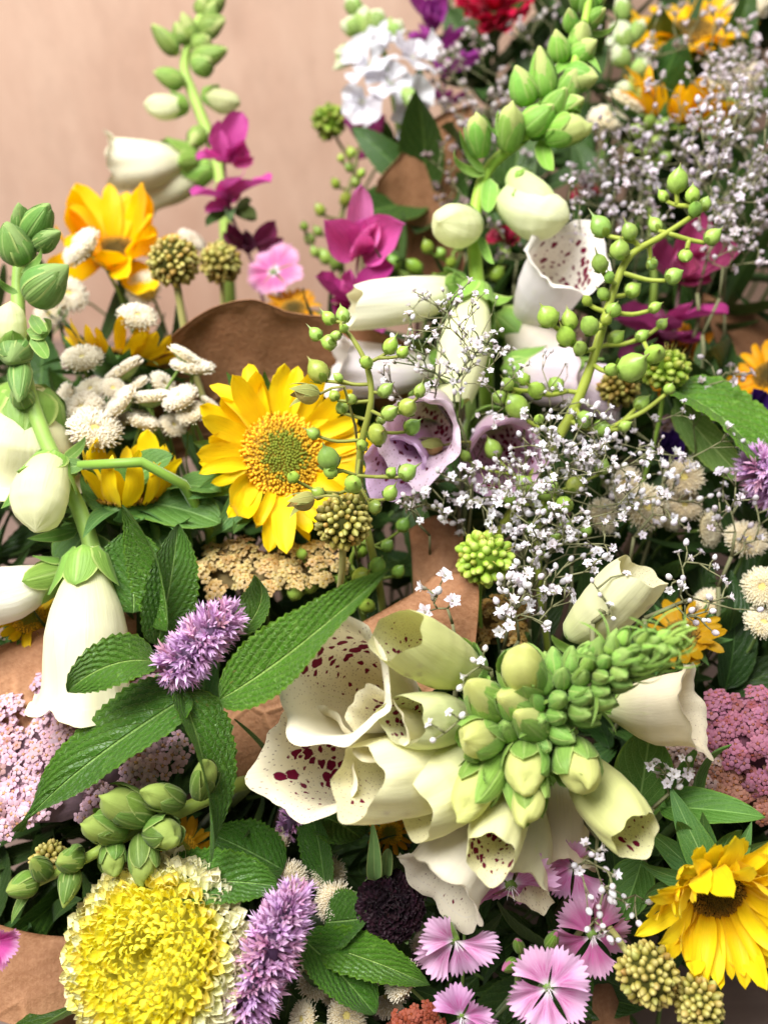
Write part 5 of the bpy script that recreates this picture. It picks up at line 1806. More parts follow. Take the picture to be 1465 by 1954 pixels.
# ================================================================== cream button flowers
GB = 'cream button flowers massed beside the pale yellow foxglove'
LB = 'fuzzy cream button flower in the mass beside the pale yellow foxglove'
for q in ((262, 607, .475, 78, (.1, -.9, .45)), (158, 687, .468, 82, (-.1, -.8, .6)), (236, 712, .462, 92, (-.2, -.85, .55)), (368, 702, .455, 86, (-.05, -.85, .55)), (355, 682, .462, 74, (0, -.9, .4)),
          (215, 742, .455, 50, (0, -.5, .8)), (255, 740, .46, 70, (.2, -.9, .3)), (125, 765, .455, 74, (-.2, -.8, .55)), (175, 745, .458, 64, (-.1, -.7, .7)), (158, 782, .447, 88, (-.2, -.95, .3)),
          (232, 770, .446, 78, (.1, -.9, .45)), (288, 762, .446, 82, (.5, -.7, .5)), (345, 762, .452, 74, (.2, -.85, .45)), (215, 795, .45, 80, (0, -.9, .4)), (180, 822, .44, 104, (0, -.93, .35)), (365, 790, .45, 60, (.3, -.7, .6)),
          (270, 805, .452, 70, (-.2, -.7, .6)), (330, 812, .452, 56, (0, -.6, .7)), (310, 735, .465, 60, (.1, -.8, .5)), (400, 770, .465, 40, (.2, -.8, .5))):
    mark = min((('the drumstick stalk', 370, 640), ('the half closed sunflower', 260, 850), ('the pale foxglove stem', 60, 760), ('the turned away sunflower', 210, 640), ('the open sunflower', 430, 800)), key=lambda w: (w[1] - q[0]) ** 2 + (w[2] - q[1]) ** 2)[0]
    size = 'large' if q[3] > 81 else ('small' if q[3] < 66 else 'medium')
    tip = 'tilted sideways' if abs(q[4][0]) > .15 else 'facing upwards'
    button(*q, size + ' cream button flower ' + tip + ' in the mass next to ' + mark, GB, jit((1, .99, .97), .03))
for q, l in (((158, 475, .53, 88, (0, -.8, .6)), 'white button flower before the deep golden sunflower'), ((128, 563, .53, 84, (.1, -.75, .6)), 'whitish button flower below the lone white one by the golden sunflower'),
             ((275, 552, .55, 74, (.1, -.5, .8)), 'shaded beige button flower at the foot of the golden sunflower'), ((10, 895, .44, 84, (0, -.7, .7)), 'cream button flower behind the pale yellow foxglove stem'),
             ((365, 460, .60, 60, (0, -.6, .7)), 'blurred white button flower behind the golden drumstick'), ((95, 600, .54, 60, (0, -.6, .7)), 'dull cream button flower behind the big green foxglove bud')):
    button(*q, l, 'single button flowers behind the foxglove')
GB2 = 'cream button flowers around the dark scabious'
LB2 = 'fuzzy cream button flower among leaves around the dark scabious'
for q in ((525, 1612, .40, 74, (-.2, -.6, .8)), (552, 1680, .392, 78, (-.1, -.7, .7)), (625, 1668, .392, 76, (.3, -.3, .9)), (640, 1722, .38, 84, (.2, -.3, .9)), (700, 1848, .378, 70, (.1, -.6, .8)), (768, 1872, .375, 78, (0, -.5, .8)),
          (580, 1945, .362, 70, (-.2, -.5, .8)), (662, 1938, .362, 80, (0, -.5, .9)), (600, 1870, .382, 74, (-.4, -.5, .7)), (740, 1900, .39, 80, (0, -.4, .9)), (455, 1650, .405, 80, (.2, -.4, .9)), (800, 1800, .40, 50, (-.5, -.4, .7)), (640, 1895, .385, 56, (.3, -.5, .7))):
    mark = min((('the dark scabious', 745, 1725), ('the tall lilac hyssop', 510, 1830), ('the ragged dianthus', 868, 1820), ('the spotted bells', 560, 1540), ('the russet yarrow', 740, 1960), ('the amber flower', 380, 1630)), key=lambda w: (w[1] - q[0]) ** 2 + (w[2] - q[1]) ** 2)[0]
    size = 'large' if q[3] > 77 else ('small' if q[3] < 66 else 'medium')
    button(*q, size + ' fuzzy cream button flower among leaves near ' + mark, GB2, jit((1, .98, .93), .05))
GB3 = 'cream button flowers below the broad crinkled leaf'
LB3 = 'cream button flower among gypsophila below the broad crinkled leaf'
for q in ((1305, 912, .45, 78, (.3, -.2, 1)), (1232, 968, .445, 92, (-.2, -.3, .9)), (1195, 925, .46, 74, (-.3, -.4, .9)), (1150, 985, .455, 74, (0, -.5, .8)), (1305, 965, .455, 70, (.3, -.3, .9)), (1352, 1010, .45, 74, (.5, -.4, .7)),
          (1425, 1030, .44, 86, (.4, -.5, .8)), (1455, 1120, .43, 80, (.2, -.4, .9)), (1350, 1150, .445, 60, (0, -.4, .9)), (1270, 990, .465, 60, (0, -.5, .8)), (1455, 1190, .43, 74, (.2, -.4, .9))):
    mark = min((('the crinkled leaf', 1350, 870), ('the tall seed pods', 1130, 900), ('the lilac hyssop', 1460, 940), ('the sparse gypsophila', 1400, 1130), ('the scabious stalk', 1225, 920)), key=lambda w: (w[1] - q[0]) ** 2 + (w[2] - q[1]) ** 2)[0]
    size = 'large' if q[3] > 79 else ('small' if q[3] < 72 else 'medium')
    button(*q, size + ' cream button flower in gypsophila shade near ' + mark, GB3, jit((1, .96, .88), .06))
GB4 = 'pale button flowers in the crowded back of the display'
LB4 = 'pale button flower deep in the gypsophila near the golden sunflowers'
for q in ((1195, 200, .60, 84, (0, -.7, .7)), (1420, 155, .62, 80, (.1, -.6, .7)), (1400, 215, .60, 84, (0, -.7, .6)), (1420, 20, .68, 100, (0, -.5, .8)), (1160, 230, .61, 80, (-.2, -.6, .7)), (1370, 170, .63, 70, (0, -.6, .7))):
    button(*q, LB4, GB4, jit((.98, .97, .9), .04))

# ================================================================== drumsticks and scabious heads
drumstick(330, 500, .50, 48, (-.1, -.9, .3), 'golden drumstick flower on a long stalk above the waved paper', 150, foot=pt(430, 860, .53), stem=.04, sr=.16)
drumstick(420, 502, .545, 36, (0, -.8, .4), 'dull gold drumstick flower half hidden behind another', 120, tint=(.8, .8, .75))
drumstick(655, 995, .392, 53, (.05, -.8, .6), 'golden drumstick flower below the open yellow sunflower', 150, foot=pt(630, 1200, .45), stem=.02, sr=.14)
drumstick(1235, 1860, .335, 57, (.3, .1, 1), 'golden drumstick flower lying by the grey table edge', 150, stem=.03)
drumstick(1332, 1915, .335, 45, (.2, .1, 1), 'smaller golden drumstick flower lying on the grey table', 130, stem=.03)
drumstick(925, 1066, .40, 48, (0, -.6, .7), 'fresh green scabious head over the folded kraft paper', 95, green=True, stemcol=hexc('86a84a'), squash=.85, bristles=26, sr=.1, foot=pt(925, 1300, .43), stem=.02)
drumstick(1270, 706, .452, 40, (0, -.9, .4), 'green scabious head with bristles above the crinkled leaf', 90, green=True, stemcol=hexc('86a84a'), squash=.85, bristles=40, sr=.12, foot=pt(1200, 1000, .47), stem=.02, tint=(.95, .9, .8))
drumstick(628, 232, .66, 26, (-.3, -.6, .5), 'small olive green bobble by the magenta sage', 60, green=True, tint=(.6, .6, .5), stemcol=hexc('7d8a4a'))
drumstick(95, 1640, .37, 30, (0, -.5, .8), 'small golden drumstick tucked beside the pink yarrow', 80)
drumstick(1180, 740, .47, 34, (0, -.6, .7), 'small brown drumstick hidden behind the green seed pods', 90, tint=(.8, .75, .65))

# dark scabious
def scabious(px, py, d, rpx, face, label):
    c = pt(px, py, d)
    R = rpx * mpp(d)
    f = sd(*face)
    sp = stem_pts(c - f * R * .5, -f, .04)
    t = thing('dark_scabious', label, 'flower', sp[-1])
    H = frame(c, f, sd(1, 0, 0))
    P, F, UV = revolve(np.array([-.5, -.4, -.1, .2, .45, .55]) * R, np.array([.15, .6, .85, .8, .45, .02]) * R, 16)
    part('core', MB().add(P, F, UV).mesh('core', M['core']), t, H, hexc('1a0f16'))
    for i in range(170):
        s = math.sqrt((i + .5) / 170)
        Ml = rot(i * 137.5, 'Z') @ tra(0, R * .80 * s, R * (.5 - .55 * s * s)) @ rot(lerp(85, 5, s) + RND.uniform(-15, 15), 'X') @ rot(RND.uniform(-30, 30), 'Y') @ scl(R * .27)
        part('floret', CARN[i % 3], t, H @ Ml, jit(hexc('2c1420'), .35))
    for i in range(60):
        s = math.sqrt((i + .5) / 60)
        Ml = rot(i * 137.5 + 20, 'Z') @ tra(0, R * .82 * s, R * (.52 - .55 * s * s)) @ rot(lerp(88, 12, s), 'X') @ scl(R * .3)
        part('stamen', HAIR, t, H @ Ml, hexc('6a5a60'))
    for i in range(9):
        Ml = rot(i * 40, 'Z') @ tra(0, R * .4, -R * .4) @ rot(RND.uniform(0, 30), 'X') @ scl(R * 1.1)
        part('bract', BRACT[i % 4], t, H @ Ml, hexc('6a8f58'))
    stem_part(t, sp, R * .08, R * .09, M['stalk'], 6, hexc('6a8f58'))
    bractpx(t, 735, 1680, d, 735, 1600, d - .01, .9, col=hexc('7a9f68'))
    bractpx(t, 715, 1680, d, 700, 1590, d - .012, .9, col=hexc('7a9f68'))
    return t


scabious(745, 1728, .375, 66, (0, -.3, 1), 'nearly black scabious bloom between cream buttons and pink dianthus')

# ================================================================== dianthus
dianthus(1046, 1885, .34, 84, (-.05, -.15, 1), 'full pink dianthus with five fringed petals and pale centre', hexc('ecb2dc'), 10, lift=8)
dianthus(868, 1795, .352, 82, (.2, .25, .9), 'pink dianthus with ragged twisted petals beside the dark scabious', hexc('ecb8e0'), 40, skip=(3,), lift=18)
dianthus(975, 1690, .356, 98, (.0, .25, .9), 'pink dianthus partly covered by the hanging foxglove bells', hexc('eaaade'), 0, lift=-8)
dianthus(1130, 1785, .356, 80, (.1, .1, 1), 'dusky rose dianthus behind tiny gypsophila blossoms', hexc('c27fa6'), 20, lift=5)
dianthus(1095, 1655, .366, 66, (-.3, -.3, .9), 'small tilted pink dianthus under the drooping foxglove bell', hexc('d89ac8'), 50, skip=(2,), lift=25)
dianthus(880, 1940, .352, 74, (-.1, .3, .9), 'pink dianthus cut by the table edge under the ragged one', hexc('dc9cd0'), 70, skip=(4,), lift=14)
dianthus(522, 518, .575, 58, (0, -.3, .9), 'dusky pink dianthus below the magenta sage spike', hexc('d07fb0'), 15, lift=5)
dianthus(-12, 1800, .34, 55, (.5, -.2, .7), 'magenta rimmed bloom beside the reddish kraft paper', hexc('c04a9a'), 15, lift=40)
for i, q in enumerate(((993, 1815, 985, 1790), (1045, 1808, 1062, 1780), (985, 1835, 960, 1850))):
    g = thing('dianthus_bud', ('small round green dianthus bud between the pink blooms', 'pointed green dianthus bud with a pink tip', 'oval green dianthus bud low between the pink blooms')[i], 'flower bud', (.05, .2, .004), 'dianthus buds')
    b0 = pt(q[0], q[1], .355)
    budpx(g, q[0], q[1], .355, q[2], q[3], .347, 24, core=hexc('c87aa0'), green=hexc('6f9a3c'), cover=0)
    stem_part(g, stem_pts(b0, sd(0, 1, -.5), .02), .0007, .0008, M['stalk'], 5, hexc('6f8f44'))

# ================================================================== magenta sage
MG = hexc('c04a98')
sage([(520, 640, .60), (480, 500, .60), (445, 420, .60), (430, 340, .60), (425, 260, .60)],
     [(425, 310, 455, 230, .60, .585, .8, (.2, 0, 1)), (430, 310, 385, 300, .60, .585, .9, (-.2, -.6, .8)), (425, 300, 420, 240, .605, .60, .8, (0, .3, 1)), (440, 310, 465, 262, .60, .585, .7, (.4, .3, .8)),
      (435, 385, 378, 368, .60, .58, .95, (-.2, -.7, .7)), (440, 385, 500, 345, .60, .58, .95, (.3, -.7, .6)), (435, 390, 440, 345, .605, .60, 1.2, (0, .2, 1)), (440, 395, 400, 400, .60, .59, .8, (0, -.4, .9)),
      (470, 470, 440, 425, .60, .585, .6, (-.3, 0, .9), hexc('6a2748')), (490, 475, 522, 428, .60, .585, .7, (.3, 0, .9), hexc('742b50')), (480, 480, 470, 440, .60, .59, .6, (0, 0, 1), hexc('5a2440')),
      (440, 400, 400, 430, .60, .59, .5, (0, -.4, .9), hexc('4f6a38')), (450, 400, 490, 430, .60, .59, .5, (0, -.4, .9), hexc('5a6a38'))],
     'magenta sage spike with paired petals against the plywood', MG)
sage([(675, 760, .54), (672, 640, .54), (680, 520, .54), (690, 440, .54)],
     [(685, 485, 690, 372, .54, .525, .55, (0, .1, 1), hexc('d476b0')), (680, 490, 622, 425, .54, .52, .8, (-.3, -.2, .9), hexc('cc5aa4')), (690, 490, 770, 440, .54, .52, .9, (.3, -.2, .9), hexc('cc5aa4')), (690, 485, 715, 480, .54, .53, .8, (.2, -.5, .8), hexc('b84a92')),
      (675, 580, 605, 545, .54, .525, .9, (-.2, -.7, .7), hexc('a8307c')), (680, 580, 735, 515, .54, .525, .9, (.3, -.6, .7), hexc('a8307c')), (675, 590, 640, 610, .54, .53, .9, (-.2, -.5, .8), hexc('982c70')), (680, 600, 720, 630, .54, .53, .9, (.2, -.5, .8), hexc('8a2a68')), (672, 650, 610, 620, .54, .53, .8, (-.2, -.7, .7), hexc('7a2a60')), (675, 650, 725, 660, .54, .535, .8, (.2, -.6, .7), hexc('7a2a60'))],
     'bright pink sage spike with three pointed petals above the paper wrap', hexc('c4509c'), hexc('a88a98'))
sage([(1290, 700, .54), (1290, 600, .54), (1300, 520, .54), (1310, 470, .54)],
     [(1295, 520, 1330, 420, .54, .525, .8, (.1, .1, 1), hexc('b8487e')), (1295, 525, 1400, 490, .54, .52, .75, (.3, -.3, .9), hexc('b04676')), (1290, 520, 1225, 490, .54, .525, .8, (-.3, -.3, .9), hexc('9a3a68')), (1300, 540, 1350, 545, .54, .53, .9, (.2, -.5, .8), hexc('a84076')),
      (1285, 620, 1370, 595, .54, .52, 1.0, (.2, -.8, .6), hexc('b03a80')), (1280, 630, 1180, 625, .54, .53, .8, (-.3, -.6, .7), hexc('8a2c62')), (1285, 640, 1330, 660, .54, .53, 1.0, (.2, -.6, .7), hexc('922e68')), (1275, 650, 1200, 680, .54, .53, .8, (-.3, -.5, .8), hexc('7a2a5a'))],
     'magenta sage spike with broad petals behind the green seed pods', hexc('b03a80'), hexc('6a4a58'))
sage([(830, 330, .68), (850, 200, .68), (830, 80, .68), (815, -20, .68)],
     [(825, 40, 780, 10, .68, .665, .8, (-.2, -.3, .9)), (825, 45, 860, -5, .68, .665, .8, (.2, -.3, .9)), (835, 90, 790, 70, .68, .665, .8, (-.2, -.6, .7)), (840, 95, 890, 70, .68, .665, .9, (.3, -.6, .7)), (850, 140, 915, 120, .68, .665, .9, (.3, -.6, .7)), (850, 150, 825, 125, .68, .665, .8, (-.2, -.6, .7)),
      (850, 200, 890, 190, .68, .67, .8, (.2, -.6, .7), hexc('8a2e70')), (845, 200, 810, 170, .68, .67, .8, (-.2, -.6, .7), hexc('8a2e70')), (830, 60, 815, 0, .68, .67, .7, (0, 0, 1))],
     'purple magenta sage spike between white snapdragon and red carnation', hexc('a03c98'))
sage([(760, 380, .66), (730, 290, .66), (690, 240, .66), (640, 205, .66)],
     [(720, 285, 665, 230, .66, .65, .7, (-.2, -.3, .9)), (740, 300, 780, 285, .66, .65, .9, (.2, -.6, .7)), (730, 300, 690, 300, .66, .65, .8, (-.2, -.6, .7), hexc('8a2e68')), (700, 260, 740, 230, .66, .65, .8, (.2, -.3, .9), hexc('a03878'))],
     'dark magenta sage spike bending under the white snapdragon', hexc('96347a'))
pv = thing('violet_bloom', 'dark violet bloom beside the orange sunflower', 'flower', (.28, .5, .004))
stem_part(pv, [Vector((.28, .5, .004)), pt(1450, 860, .50), pt(1440, 780, .49)], .0012, .001, M['stalk'], 5, hexc('5f7a46'))
for q in ((1440, 790, 1430, 735), (1440, 790, 1462, 740), (1440, 790, 1410, 770)):
    b, e = pt(q[0], q[1], .49), pt(q[2], q[3], .48)
    part('petal', SAGE[1], pv, frame_y(b, e - b, sd(0, -.3, 1)) @ scl((e - b).length * .8, (e - b).length, (e - b).length), hexc('44207a'))
pv = thing('violet_bloom', 'dark violet bloom above the cream button flowers', 'flower', (.19, .5, .004))
stem_part(pv, [Vector((.19, .5, .004)), pt(1280, 960, .49), pt(1275, 880, .47)], .0012, .001, M['stalk'], 5, hexc('5f7a46'))
for q in ((1275, 880, 1260, 820), (1275, 880, 1300, 830), (1275, 880, 1282, 815), (1275, 880, 1250, 860)):
    b, e = pt(q[0], q[1], .47), pt(q[2], q[3], .46)
    part('petal', SAGE[0], pv, frame_y(b, e - b, sd(0, -.3, 1)) @ scl((e - b).length * .7, (e - b).length, (e - b).length), hexc('3c1c6e'))

# ================================================================== snapdragon, stock, carnation at the back
ruffle_spike([(790, 420, .66), (765, 280, .655), (745, 160, .65), (720, 60, .645), (680, 0, .64)],
             [(705, 128, .63, 62, (-.3, -.3, 1)), (785, 112, .63, 66, (.4, -.3, 1)), (690, 195, .63, 56, (-.4, .3, 1)), (782, 190, .635, 54, (.3, .4, 1)), (790, 250, .64, 50, (.1, .7, .8)), (742, 160, .622, 48, (0, .1, 1)), (735, 80, .635, 44, (0, -.5, .9))],
             'white snapdragon spike with ruffled blossoms before the kraft paper', 'snapdragon_spike', hexc('dedde4'),
             buds=((690, 60, 660, 40, .64, 38), (700, 70, 690, 20, .64, 40), (710, 60, 725, 20, .64, 40), (680, 30, 665, -10, .64, 34), (700, 110, 650, 95, .64, 36), (690, 90, 640, 125, .645, 30), (745, 70, 760, 40, .64, 34), (770, 170, 790, 200, .625, 30)))
ruffle_spike([(1260, 420, .62), (1225, 280, .62), (1205, 150, .62), (1185, 40, .62)],
             [(1180, 75, .615, 30, (-.2, -.2, 1)), (1225, 120, .62, 28, (.3, -.2, 1))],
             'pale green snapdragon spike rising behind the foxglove tip', 'snapdragon_spike', hexc('dfe8c8'),
             buds=((1200, 120, 1170, 100, .615, 34), (1205, 140, 1240, 120, .615, 34), (1200, 90, 1180, 50, .615, 32), (1205, 80, 1225, 40, .615, 32), (1210, 180, 1180, 165, .615, 34), (1210, 190, 1245, 175, .615, 34), (1190, 40, 1185, 0, .615, 30)))
carnation(942, 12, .67, 84, (-.1, -.3, .8), 'deep red carnation at the back of the display', hexc('c01240'), 40)
carnation(960, 455, .58, 34, (0, -.5, .8), 'small dark red bloom behind the tall foxglove stem', hexc('8a1030'), 22)
carnation(1120, 370, .58, 30, (0, -.5, .8), 'small crimson bloom behind the gypsophila', hexc('8a1430'), 20)

# ================================================================== yarrow
yarrow(110, 1425, .40, 250, 190, (-.1, -.55, .8), 'broad pale pink yarrow head under the hanging white bell', hexc('d9b4c4'), 620, 24, .14, 3)
yarrow(500, 1085, .432, 175, 75, (0, -.75, .6), 'flat beige yarrow head under the open yellow sunflower', hexc('c9b078'), 330, 18, .12, 4)
yarrow(1425, 1400, .395, 88, 100, (-.2, -.45, .8), 'dusky rose yarrow head beside the cream bell', hexc('a86a80'), 190, 22, .16, 5)
yarrow(1440, 1490, .392, 110, 75, (-.1, -.5, .8), 'brownish pink yarrow head above the lower sunflower', hexc('a4705e'), 190, 20, .14, 6)
yarrow(1300, 1450, .40, 90, 70, (0, -.5, .8), 'pale brownish yarrow head behind the soft leaves', hexc('c2a49a'), 140, 22, .14, 7)
yarrow(945, 1190, .43, 85, 60, (0, -.6, .7), 'ochre yarrow head behind the white gypsophila', hexc('a8884a'), 150, 16, .14, 8)
yarrow(800, 1950, .355, 50, 30, (0, -.4, .9), 'russet yarrow head at the front below the dianthus', hexc('a0523c'), 70, 18, .14, 9)
yarrow(1310, 840, .475, 60, 45, (0, -.6, .7), 'greyish mauve yarrow head under the crinkled leaf', hexc('8a727a'), 80, 18, .14, 10)

# ================================================================== green seed-pod sprays
podsF = [(1293, 343, 38), (1321, 369, 30), (1346, 386, 30), (1265, 374, 24), (1326, 399, 28), (1250, 429, 26), (1361, 450, 36), (1182, 472, 38), (1144, 430, 42), (1200, 440, 28), (1308, 490, 36),
         (1245, 505, 34), (1288, 525, 40), (1162, 528, 28), (1144, 503, 28), (1210, 551, 34), (1124, 621, 44), (1086, 611, 38), (1157, 609, 28), (1172, 589, 28), (1119, 573, 26), (1043, 601, 50), (1079, 642, 34), (1106, 664, 28), (1175, 644, 30),
         (1250, 586, 28), (1265, 616, 30), (1207, 700, 48), (1250, 675, 42), (1167, 705, 36), (1278, 740, 28), (1225, 768, 34), (1058, 732, 42), (998, 722, 30), (985, 775, 44), (967, 732, 28), (950, 758, 28), (1028, 800, 28), (1023, 745, 34),
         (1116, 800, 34), (1149, 816, 40), (1192, 813, 26), (1225, 640, 22), (1150, 560, 22)]
pod_spray('tall spray of round green seed pods on a branching yellow green stem', [(1010, 925, .44), (1035, 880, .435), (1090, 790, .43), (1130, 690, .425), (1165, 570, .422), (1200, 490, .42), (1260, 452, .42), (1325, 410, .42)], podsF, .42, 3, hexc('9fae4e'), 20)
podsG = [(626, 606, 26), (654, 601, 30), (601, 636, 28), (624, 652, 34), (656, 626, 24), (640, 640, 22), (606, 707, 40), (636, 753, 30), (651, 775, 30), (596, 826, 28), (626, 874, 38), (629, 899, 36), (558, 909, 26), (674, 924, 34), (722, 828, 40), (717, 967, 34),
         (745, 660, 28), (770, 670, 28), (801, 745, 28), (743, 788, 40), (780, 775, 36), (788, 813, 28), (728, 800, 24), (748, 899, 26), (780, 899, 34), (745, 940, 36), (668, 760, 22), (735, 745, 26), (700, 690, 24), (645, 720, 24), (690, 850, 22), (605, 940, 24)]
pod_spray('arching spray of small green seed pods hanging over the open sunflower', [(700, 1010, .415), (685, 920, .402), (690, 845, .392), (708, 765, .386), (700, 700, .385), (675, 650, .385), (650, 622, .386)], podsG, .388, 4, hexc('8a9148'), 15)
podsH = [(887, 869, 28), (940, 856, 36), (1046, 935, 40), (1099, 924, 42), (1000, 924, 34), (1078, 962, 36), (1038, 970, 34), (1010, 1005, 30), (1120, 1010, 30), (1055, 1025, 30), (1150, 890, 26), (970, 950, 26), (1035, 1060, 26), (1080, 1000, 28)]
pod_spray('low cluster of green seed pods buried in white gypsophila', [(1030, 1120, .44), (1025, 1030, .432), (1035, 960, .428), (1055, 900, .425)], podsH, .425, 5, hexc('8a9a40'), 13)
podsI = [(648, 1105, 26), (690, 1100, 32), (720, 1080, 30), (575, 1055, 28), (610, 1085, 28), (700, 1155, 34), (760, 1090, 24), (590, 1120, 24), (740, 1040, 34), (690, 1045, 30), (560, 1130, 40), (770, 1000, 34)]
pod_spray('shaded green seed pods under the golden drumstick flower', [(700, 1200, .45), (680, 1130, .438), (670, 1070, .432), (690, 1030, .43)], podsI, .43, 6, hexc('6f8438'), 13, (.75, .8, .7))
podsJ = [(610, 400, 22), (640, 350, 20), (660, 380, 22), (690, 330, 22), (650, 300, 20), (670, 290, 18), (605, 440, 20), (630, 430, 22), (660, 430, 22), (580, 430, 20), (600, 480, 22), (640, 500, 26), (700, 380, 20), (620, 490, 22), (680, 345, 20), (665, 320, 20), (590, 455, 18)]
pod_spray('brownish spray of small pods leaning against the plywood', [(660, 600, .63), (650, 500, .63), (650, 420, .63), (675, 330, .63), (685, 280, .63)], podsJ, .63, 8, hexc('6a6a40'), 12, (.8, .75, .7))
podsK = [(860, 500, 24), (880, 470, 22), (840, 480, 22), (900, 520, 24), (870, 540, 24), (950, 520, 28), (965, 480, 24), (830, 530, 22), (790, 510, 26), (770, 530, 26), (750, 500, 24), (815, 470, 22)]
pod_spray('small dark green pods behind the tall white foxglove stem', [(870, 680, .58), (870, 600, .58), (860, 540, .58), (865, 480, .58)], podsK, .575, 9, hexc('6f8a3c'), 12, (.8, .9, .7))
podsL = [(1215, 250, 28), (1240, 230, 24), (1255, 270, 28), (1260, 240, 26), (1235, 290, 30), (1200, 280, 24), (1270, 300, 24), (1400, 190, 24), (1440, 200, 26)]
pod_spray('blurred green seed pods beside the orange yellow sunflower', [(1240, 460, .57), (1240, 380, .57), (1238, 300, .57), (1240, 250, .57)], podsL, .57, 10, hexc('7f9a44'), 12)

# ================================================================== dry brown calyx bits
for (bx, by, tx, ty, d, w, l) in ((610, 752, 545, 742, .383, 44, 'dry brown seed husk over the sunflower petals'), (600, 950, 538, 962, .383, 40, 'withered pale green husk below the open sunflower'), (845, 850, 785, 848, .43, 44, 'withered cream husk among the mauve foxglove bells')):
    g = thing('dry_husk', l, 'husk', (0, .45, .004))
    b = pt(bx, by, d)
    stem_part(g, stem_pts(b, sd(.8, .3, -.2), .015, 8, foot=Vector((.0, .45, .004))), .0006, .0008, M['stalk'], 5, hexc('8a8a50'))
    H = frame(b, pt(tx, ty, d - .004) - b, sd(0, 0, 1))
    L = (pt(tx, ty, d - .004) - b).length
    for i in range(5):
        part('sepal', BRACT[i % 4], g, H @ rot(i * 72, 'Z') @ tra(0, L * .08, 0) @ rot(70 + RND.uniform(-12, 8), 'X') @ scl(L * 1.6, L, L), jit(hexc('b8a070') if i % 2 else hexc('a8b070'), .2))

# ================================================================== gypsophila
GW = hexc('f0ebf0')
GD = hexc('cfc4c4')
GL_ = {
    'a': 'white gypsophila spray in front of the pale hanging foxglove bell',
    'b': 'dense white gypsophila spray over the mauve foxglove bells',
    'c': 'white gypsophila spray among the green seed pods',
    'd': 'white gypsophila spray behind the green foxglove bud tip',
    'e': 'lilac white gypsophila spray behind the tall foxglove',
    'f': 'full lilac white gypsophila spray below the golden sunflowers',
    'g': 'greyish gypsophila spray under the red carnation',
    'h': 'dull brownish gypsophila spray beside the shaded kraft paper',
    'i': 'thin gypsophila spray over the golden sunflowers',
    'j': 'sparse gypsophila spray over dark leaves by the cream buttons',
    'k': 'sparse gypsophila spray over the dusky rose dianthus',
    'l': 'few gypsophila blossoms on the soft downy leaves',
    'm': 'gypsophila spray beside the topmost green seed pods',
    'n': 'small gypsophila sprig before the folded kraft paper',
    'o': 'tiny gypsophila sprig before the lime foxglove bells',
    'p': 'gypsophila spray over the cream buttons under the crinkled leaf',
}
gyp_spray(850, 645, .405, 108, 92, 62, (890, 870, .435), GL_['a'], 18, .02, GW, seed=1, stemcol=hexc('6f7a52'))
gyp_spray(800, 700, .41, 85, 90, 16, (880, 870, .435), 'thin gypsophila sprig beside the pale hanging foxglove bell', 17, .02, GW, seed=31, openness=.5, stemcol=hexc('6f6a5a'))
gyp_spray(905, 945, .415, 130, 70, 95, (960, 1080, .44), GL_['b'], 20, .02, GW, seed=2)
gyp_spray(1090, 830, .412, 120, 65, 62, (1020, 1010, .44), GL_['c'], 20, .018, GW, seed=3)
gyp_spray(1035, 1060, .395, 120, 70, 60, (960, 1240, .42), 'white gypsophila spray above the ochre yarrow', 21, .02, GW, seed=4)
gyp_spray(1000, 1140, .385, 85, 60, 40, (960, 1270, .40), GL_['d'], 23, .015, GW, seed=5)
gyp_spray(1180, 340, .53, 110, 100, 85, (1150, 560, .55), GL_['e'], 19, .04, hexc('e4dce4'), seed=6)
gyp_spray(1400, 290, .50, 85, 120, 110, (1330, 560, .53), GL_['f'], 20, .04, hexc('eae2ea'), seed=7)
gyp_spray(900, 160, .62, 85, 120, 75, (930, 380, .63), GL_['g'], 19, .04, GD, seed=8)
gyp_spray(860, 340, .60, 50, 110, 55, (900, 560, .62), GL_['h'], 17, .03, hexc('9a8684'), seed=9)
gyp_spray(1320, 110, .58, 130, 100, 60, (1330, 330, .60), GL_['i'], 18, .04, hexc('d8ccd0'), seed=10)
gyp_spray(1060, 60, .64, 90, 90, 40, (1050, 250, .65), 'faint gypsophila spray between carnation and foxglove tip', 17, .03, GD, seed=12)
gyp_spray(1400, 440, .50, 75, 80, 48, (1340, 640, .52), GL_['m'], 19, .03, hexc('e2d8de'), seed=13)
gyp_spray(1370, 1120, .385, 120, 110, 26, (1230, 1180, .40), GL_['j'], 20, .02, GW, seed=14, openness=.35)
gyp_spray(1150, 1700, .345, 85, 120, 30, (1110, 1560, .37), GL_['k'], 22, .012, GW, seed=15, openness=.5)
gyp_spray(1300, 1480, .36, 55, 60, 12, (1230, 1580, .37), GL_['l'], 22, .01, GW, seed=16)
gyp_spray(845, 1125, .385, 50, 45, 6, (870, 1230, .395), GL_['n'], 32, .006, GW, seed=17, openness=1.0, pts=[(808, 1122, .385), (848, 1100, .384), (835, 1130, .385), (862, 1148, .383), (812, 1168, .386), (826, 1140, .386)])
gyp_spray(850, 1370, .325, 50, 45, 6, (920, 1390, .335), GL_['o'], 22, .004, GW, seed=18, openness=.3, pts=[(858, 1360, .326), (880, 1368, .327), (820, 1381, .325), (828, 1412, .326)])
gyp_spray(905, 1255, .335, 40, 35, 7, (940, 1300, .345), 'pair of gypsophila sprigs beside the round lime bud', 22, .004, GW, seed=19, openness=.6, pts=[(925, 1240, .336), (905, 1262, .337), (888, 1290, .335), (880, 1310, .336), (918, 1262, .336)])
gyp_spray(1150, 1150, .345, 50, 50, 6, (1130, 1190, .352), 'thin gypsophila sprig before the upright lime bell', 19, .004, GW, seed=20, openness=.2, pts=[(1145, 1137, .345), (1163, 1155, .345), (1168, 1180, .345), (1195, 1095, .345), (1130, 1110, .346)])
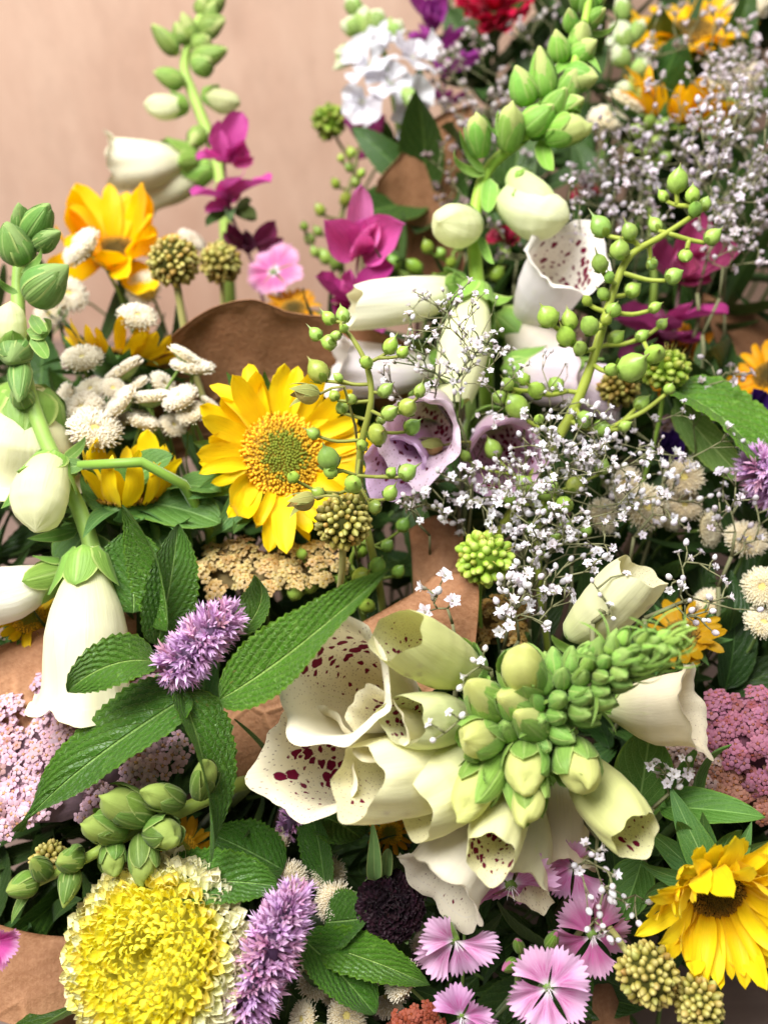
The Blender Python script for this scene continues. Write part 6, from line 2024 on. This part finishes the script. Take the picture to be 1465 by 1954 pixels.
gyp_spray(1270, 930, .425, 110, 90, 52, (1200, 1080, .44), GL_['p'], 20, .02, GW, seed=21)
gyp_spray(1420, 960, .42, 80, 80, 32, (1370, 1120, .435), 'gypsophila spray below the lilac hyssop at the crinkled leaf', 20, .02, hexc('d8d0d8'), seed=22)
gyp_spray(1340, 720, .46, 80, 40, 16, (1300, 820, .47), 'loose gypsophila sprig before the small orange sunflower', 19, .02, hexc('d4c8cc'), seed=23)
gyp_spray(1430, 120, .58, 70, 100, 45, (1440, 300, .60), 'gypsophila spray at the top beside the golden sunflower', 18, .03, hexc('ddd4da'), seed=24)
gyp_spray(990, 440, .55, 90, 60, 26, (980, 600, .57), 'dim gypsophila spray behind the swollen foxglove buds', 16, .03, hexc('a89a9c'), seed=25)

# further fine haze of gypsophila
for i, (cx, cy, d, rx, ry, n, bs, l, fp, c) in enumerate((
        (1010, 880, .42, 130, 110, 90, (1000, 1090, .445), 'fine gypsophila spray between the two seed pod sprays', 16, GW),
        (1150, 900, .425, 130, 90, 75, (1090, 1080, .445), 'fine gypsophila spray beside the shaded cream buttons', 16, GW),
        (1060, 1010, .405, 130, 90, 60, (1010, 1200, .425), 'fine gypsophila spray around the green scabious head', 17, GW),
        (1230, 300, .55, 130, 110, 90, (1210, 520, .57), 'fine lilac gypsophila haze under the leaning sunflower', 15, hexc('e6dce4')),
        (1420, 350, .53, 80, 140, 90, (1380, 580, .55), 'fine lilac gypsophila haze above the sage petals', 15, hexc('e6dce4')),
        (1390, 180, .56, 110, 90, 70, (1390, 380, .58), 'fine gypsophila haze between the two golden sunflowers', 15, hexc('e0d6de')),
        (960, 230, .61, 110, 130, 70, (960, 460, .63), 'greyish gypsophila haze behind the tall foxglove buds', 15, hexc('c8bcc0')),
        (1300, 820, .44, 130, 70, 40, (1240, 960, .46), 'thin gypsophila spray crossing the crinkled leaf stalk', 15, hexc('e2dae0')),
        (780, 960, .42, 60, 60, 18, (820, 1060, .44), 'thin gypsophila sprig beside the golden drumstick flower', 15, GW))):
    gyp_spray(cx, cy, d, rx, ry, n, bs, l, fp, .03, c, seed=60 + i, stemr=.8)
for i, (cx, cy, d, rx, ry, n, bs, l, fp, c) in enumerate((
        (870, 640, .40, 125, 95, 60, (900, 880, .43), 'finest gypsophila haze across the pale hanging foxglove bell', 13, GW),
        (1000, 740, .425, 120, 80, 60, (1000, 950, .445), 'finest gypsophila haze between white bell and seed pods', 13, GW),
        (1100, 900, .41, 140, 110, 80, (1040, 1090, .435), 'finest gypsophila haze over the low green seed pods', 13, GW),
        (1180, 400, .50, 120, 90, 60, (1150, 600, .52), 'finest gypsophila haze beside the freckled white bell', 13, hexc('e6dce4')),
        (1330, 250, .55, 140, 140, 90, (1320, 500, .57), 'finest gypsophila haze before the leaning sunflower', 13, hexc('e6dce4')))):
    gyp_spray(cx, cy, d, rx, ry, n, bs, l, fp, .03, c, seed=90 + i, stemr=.65)
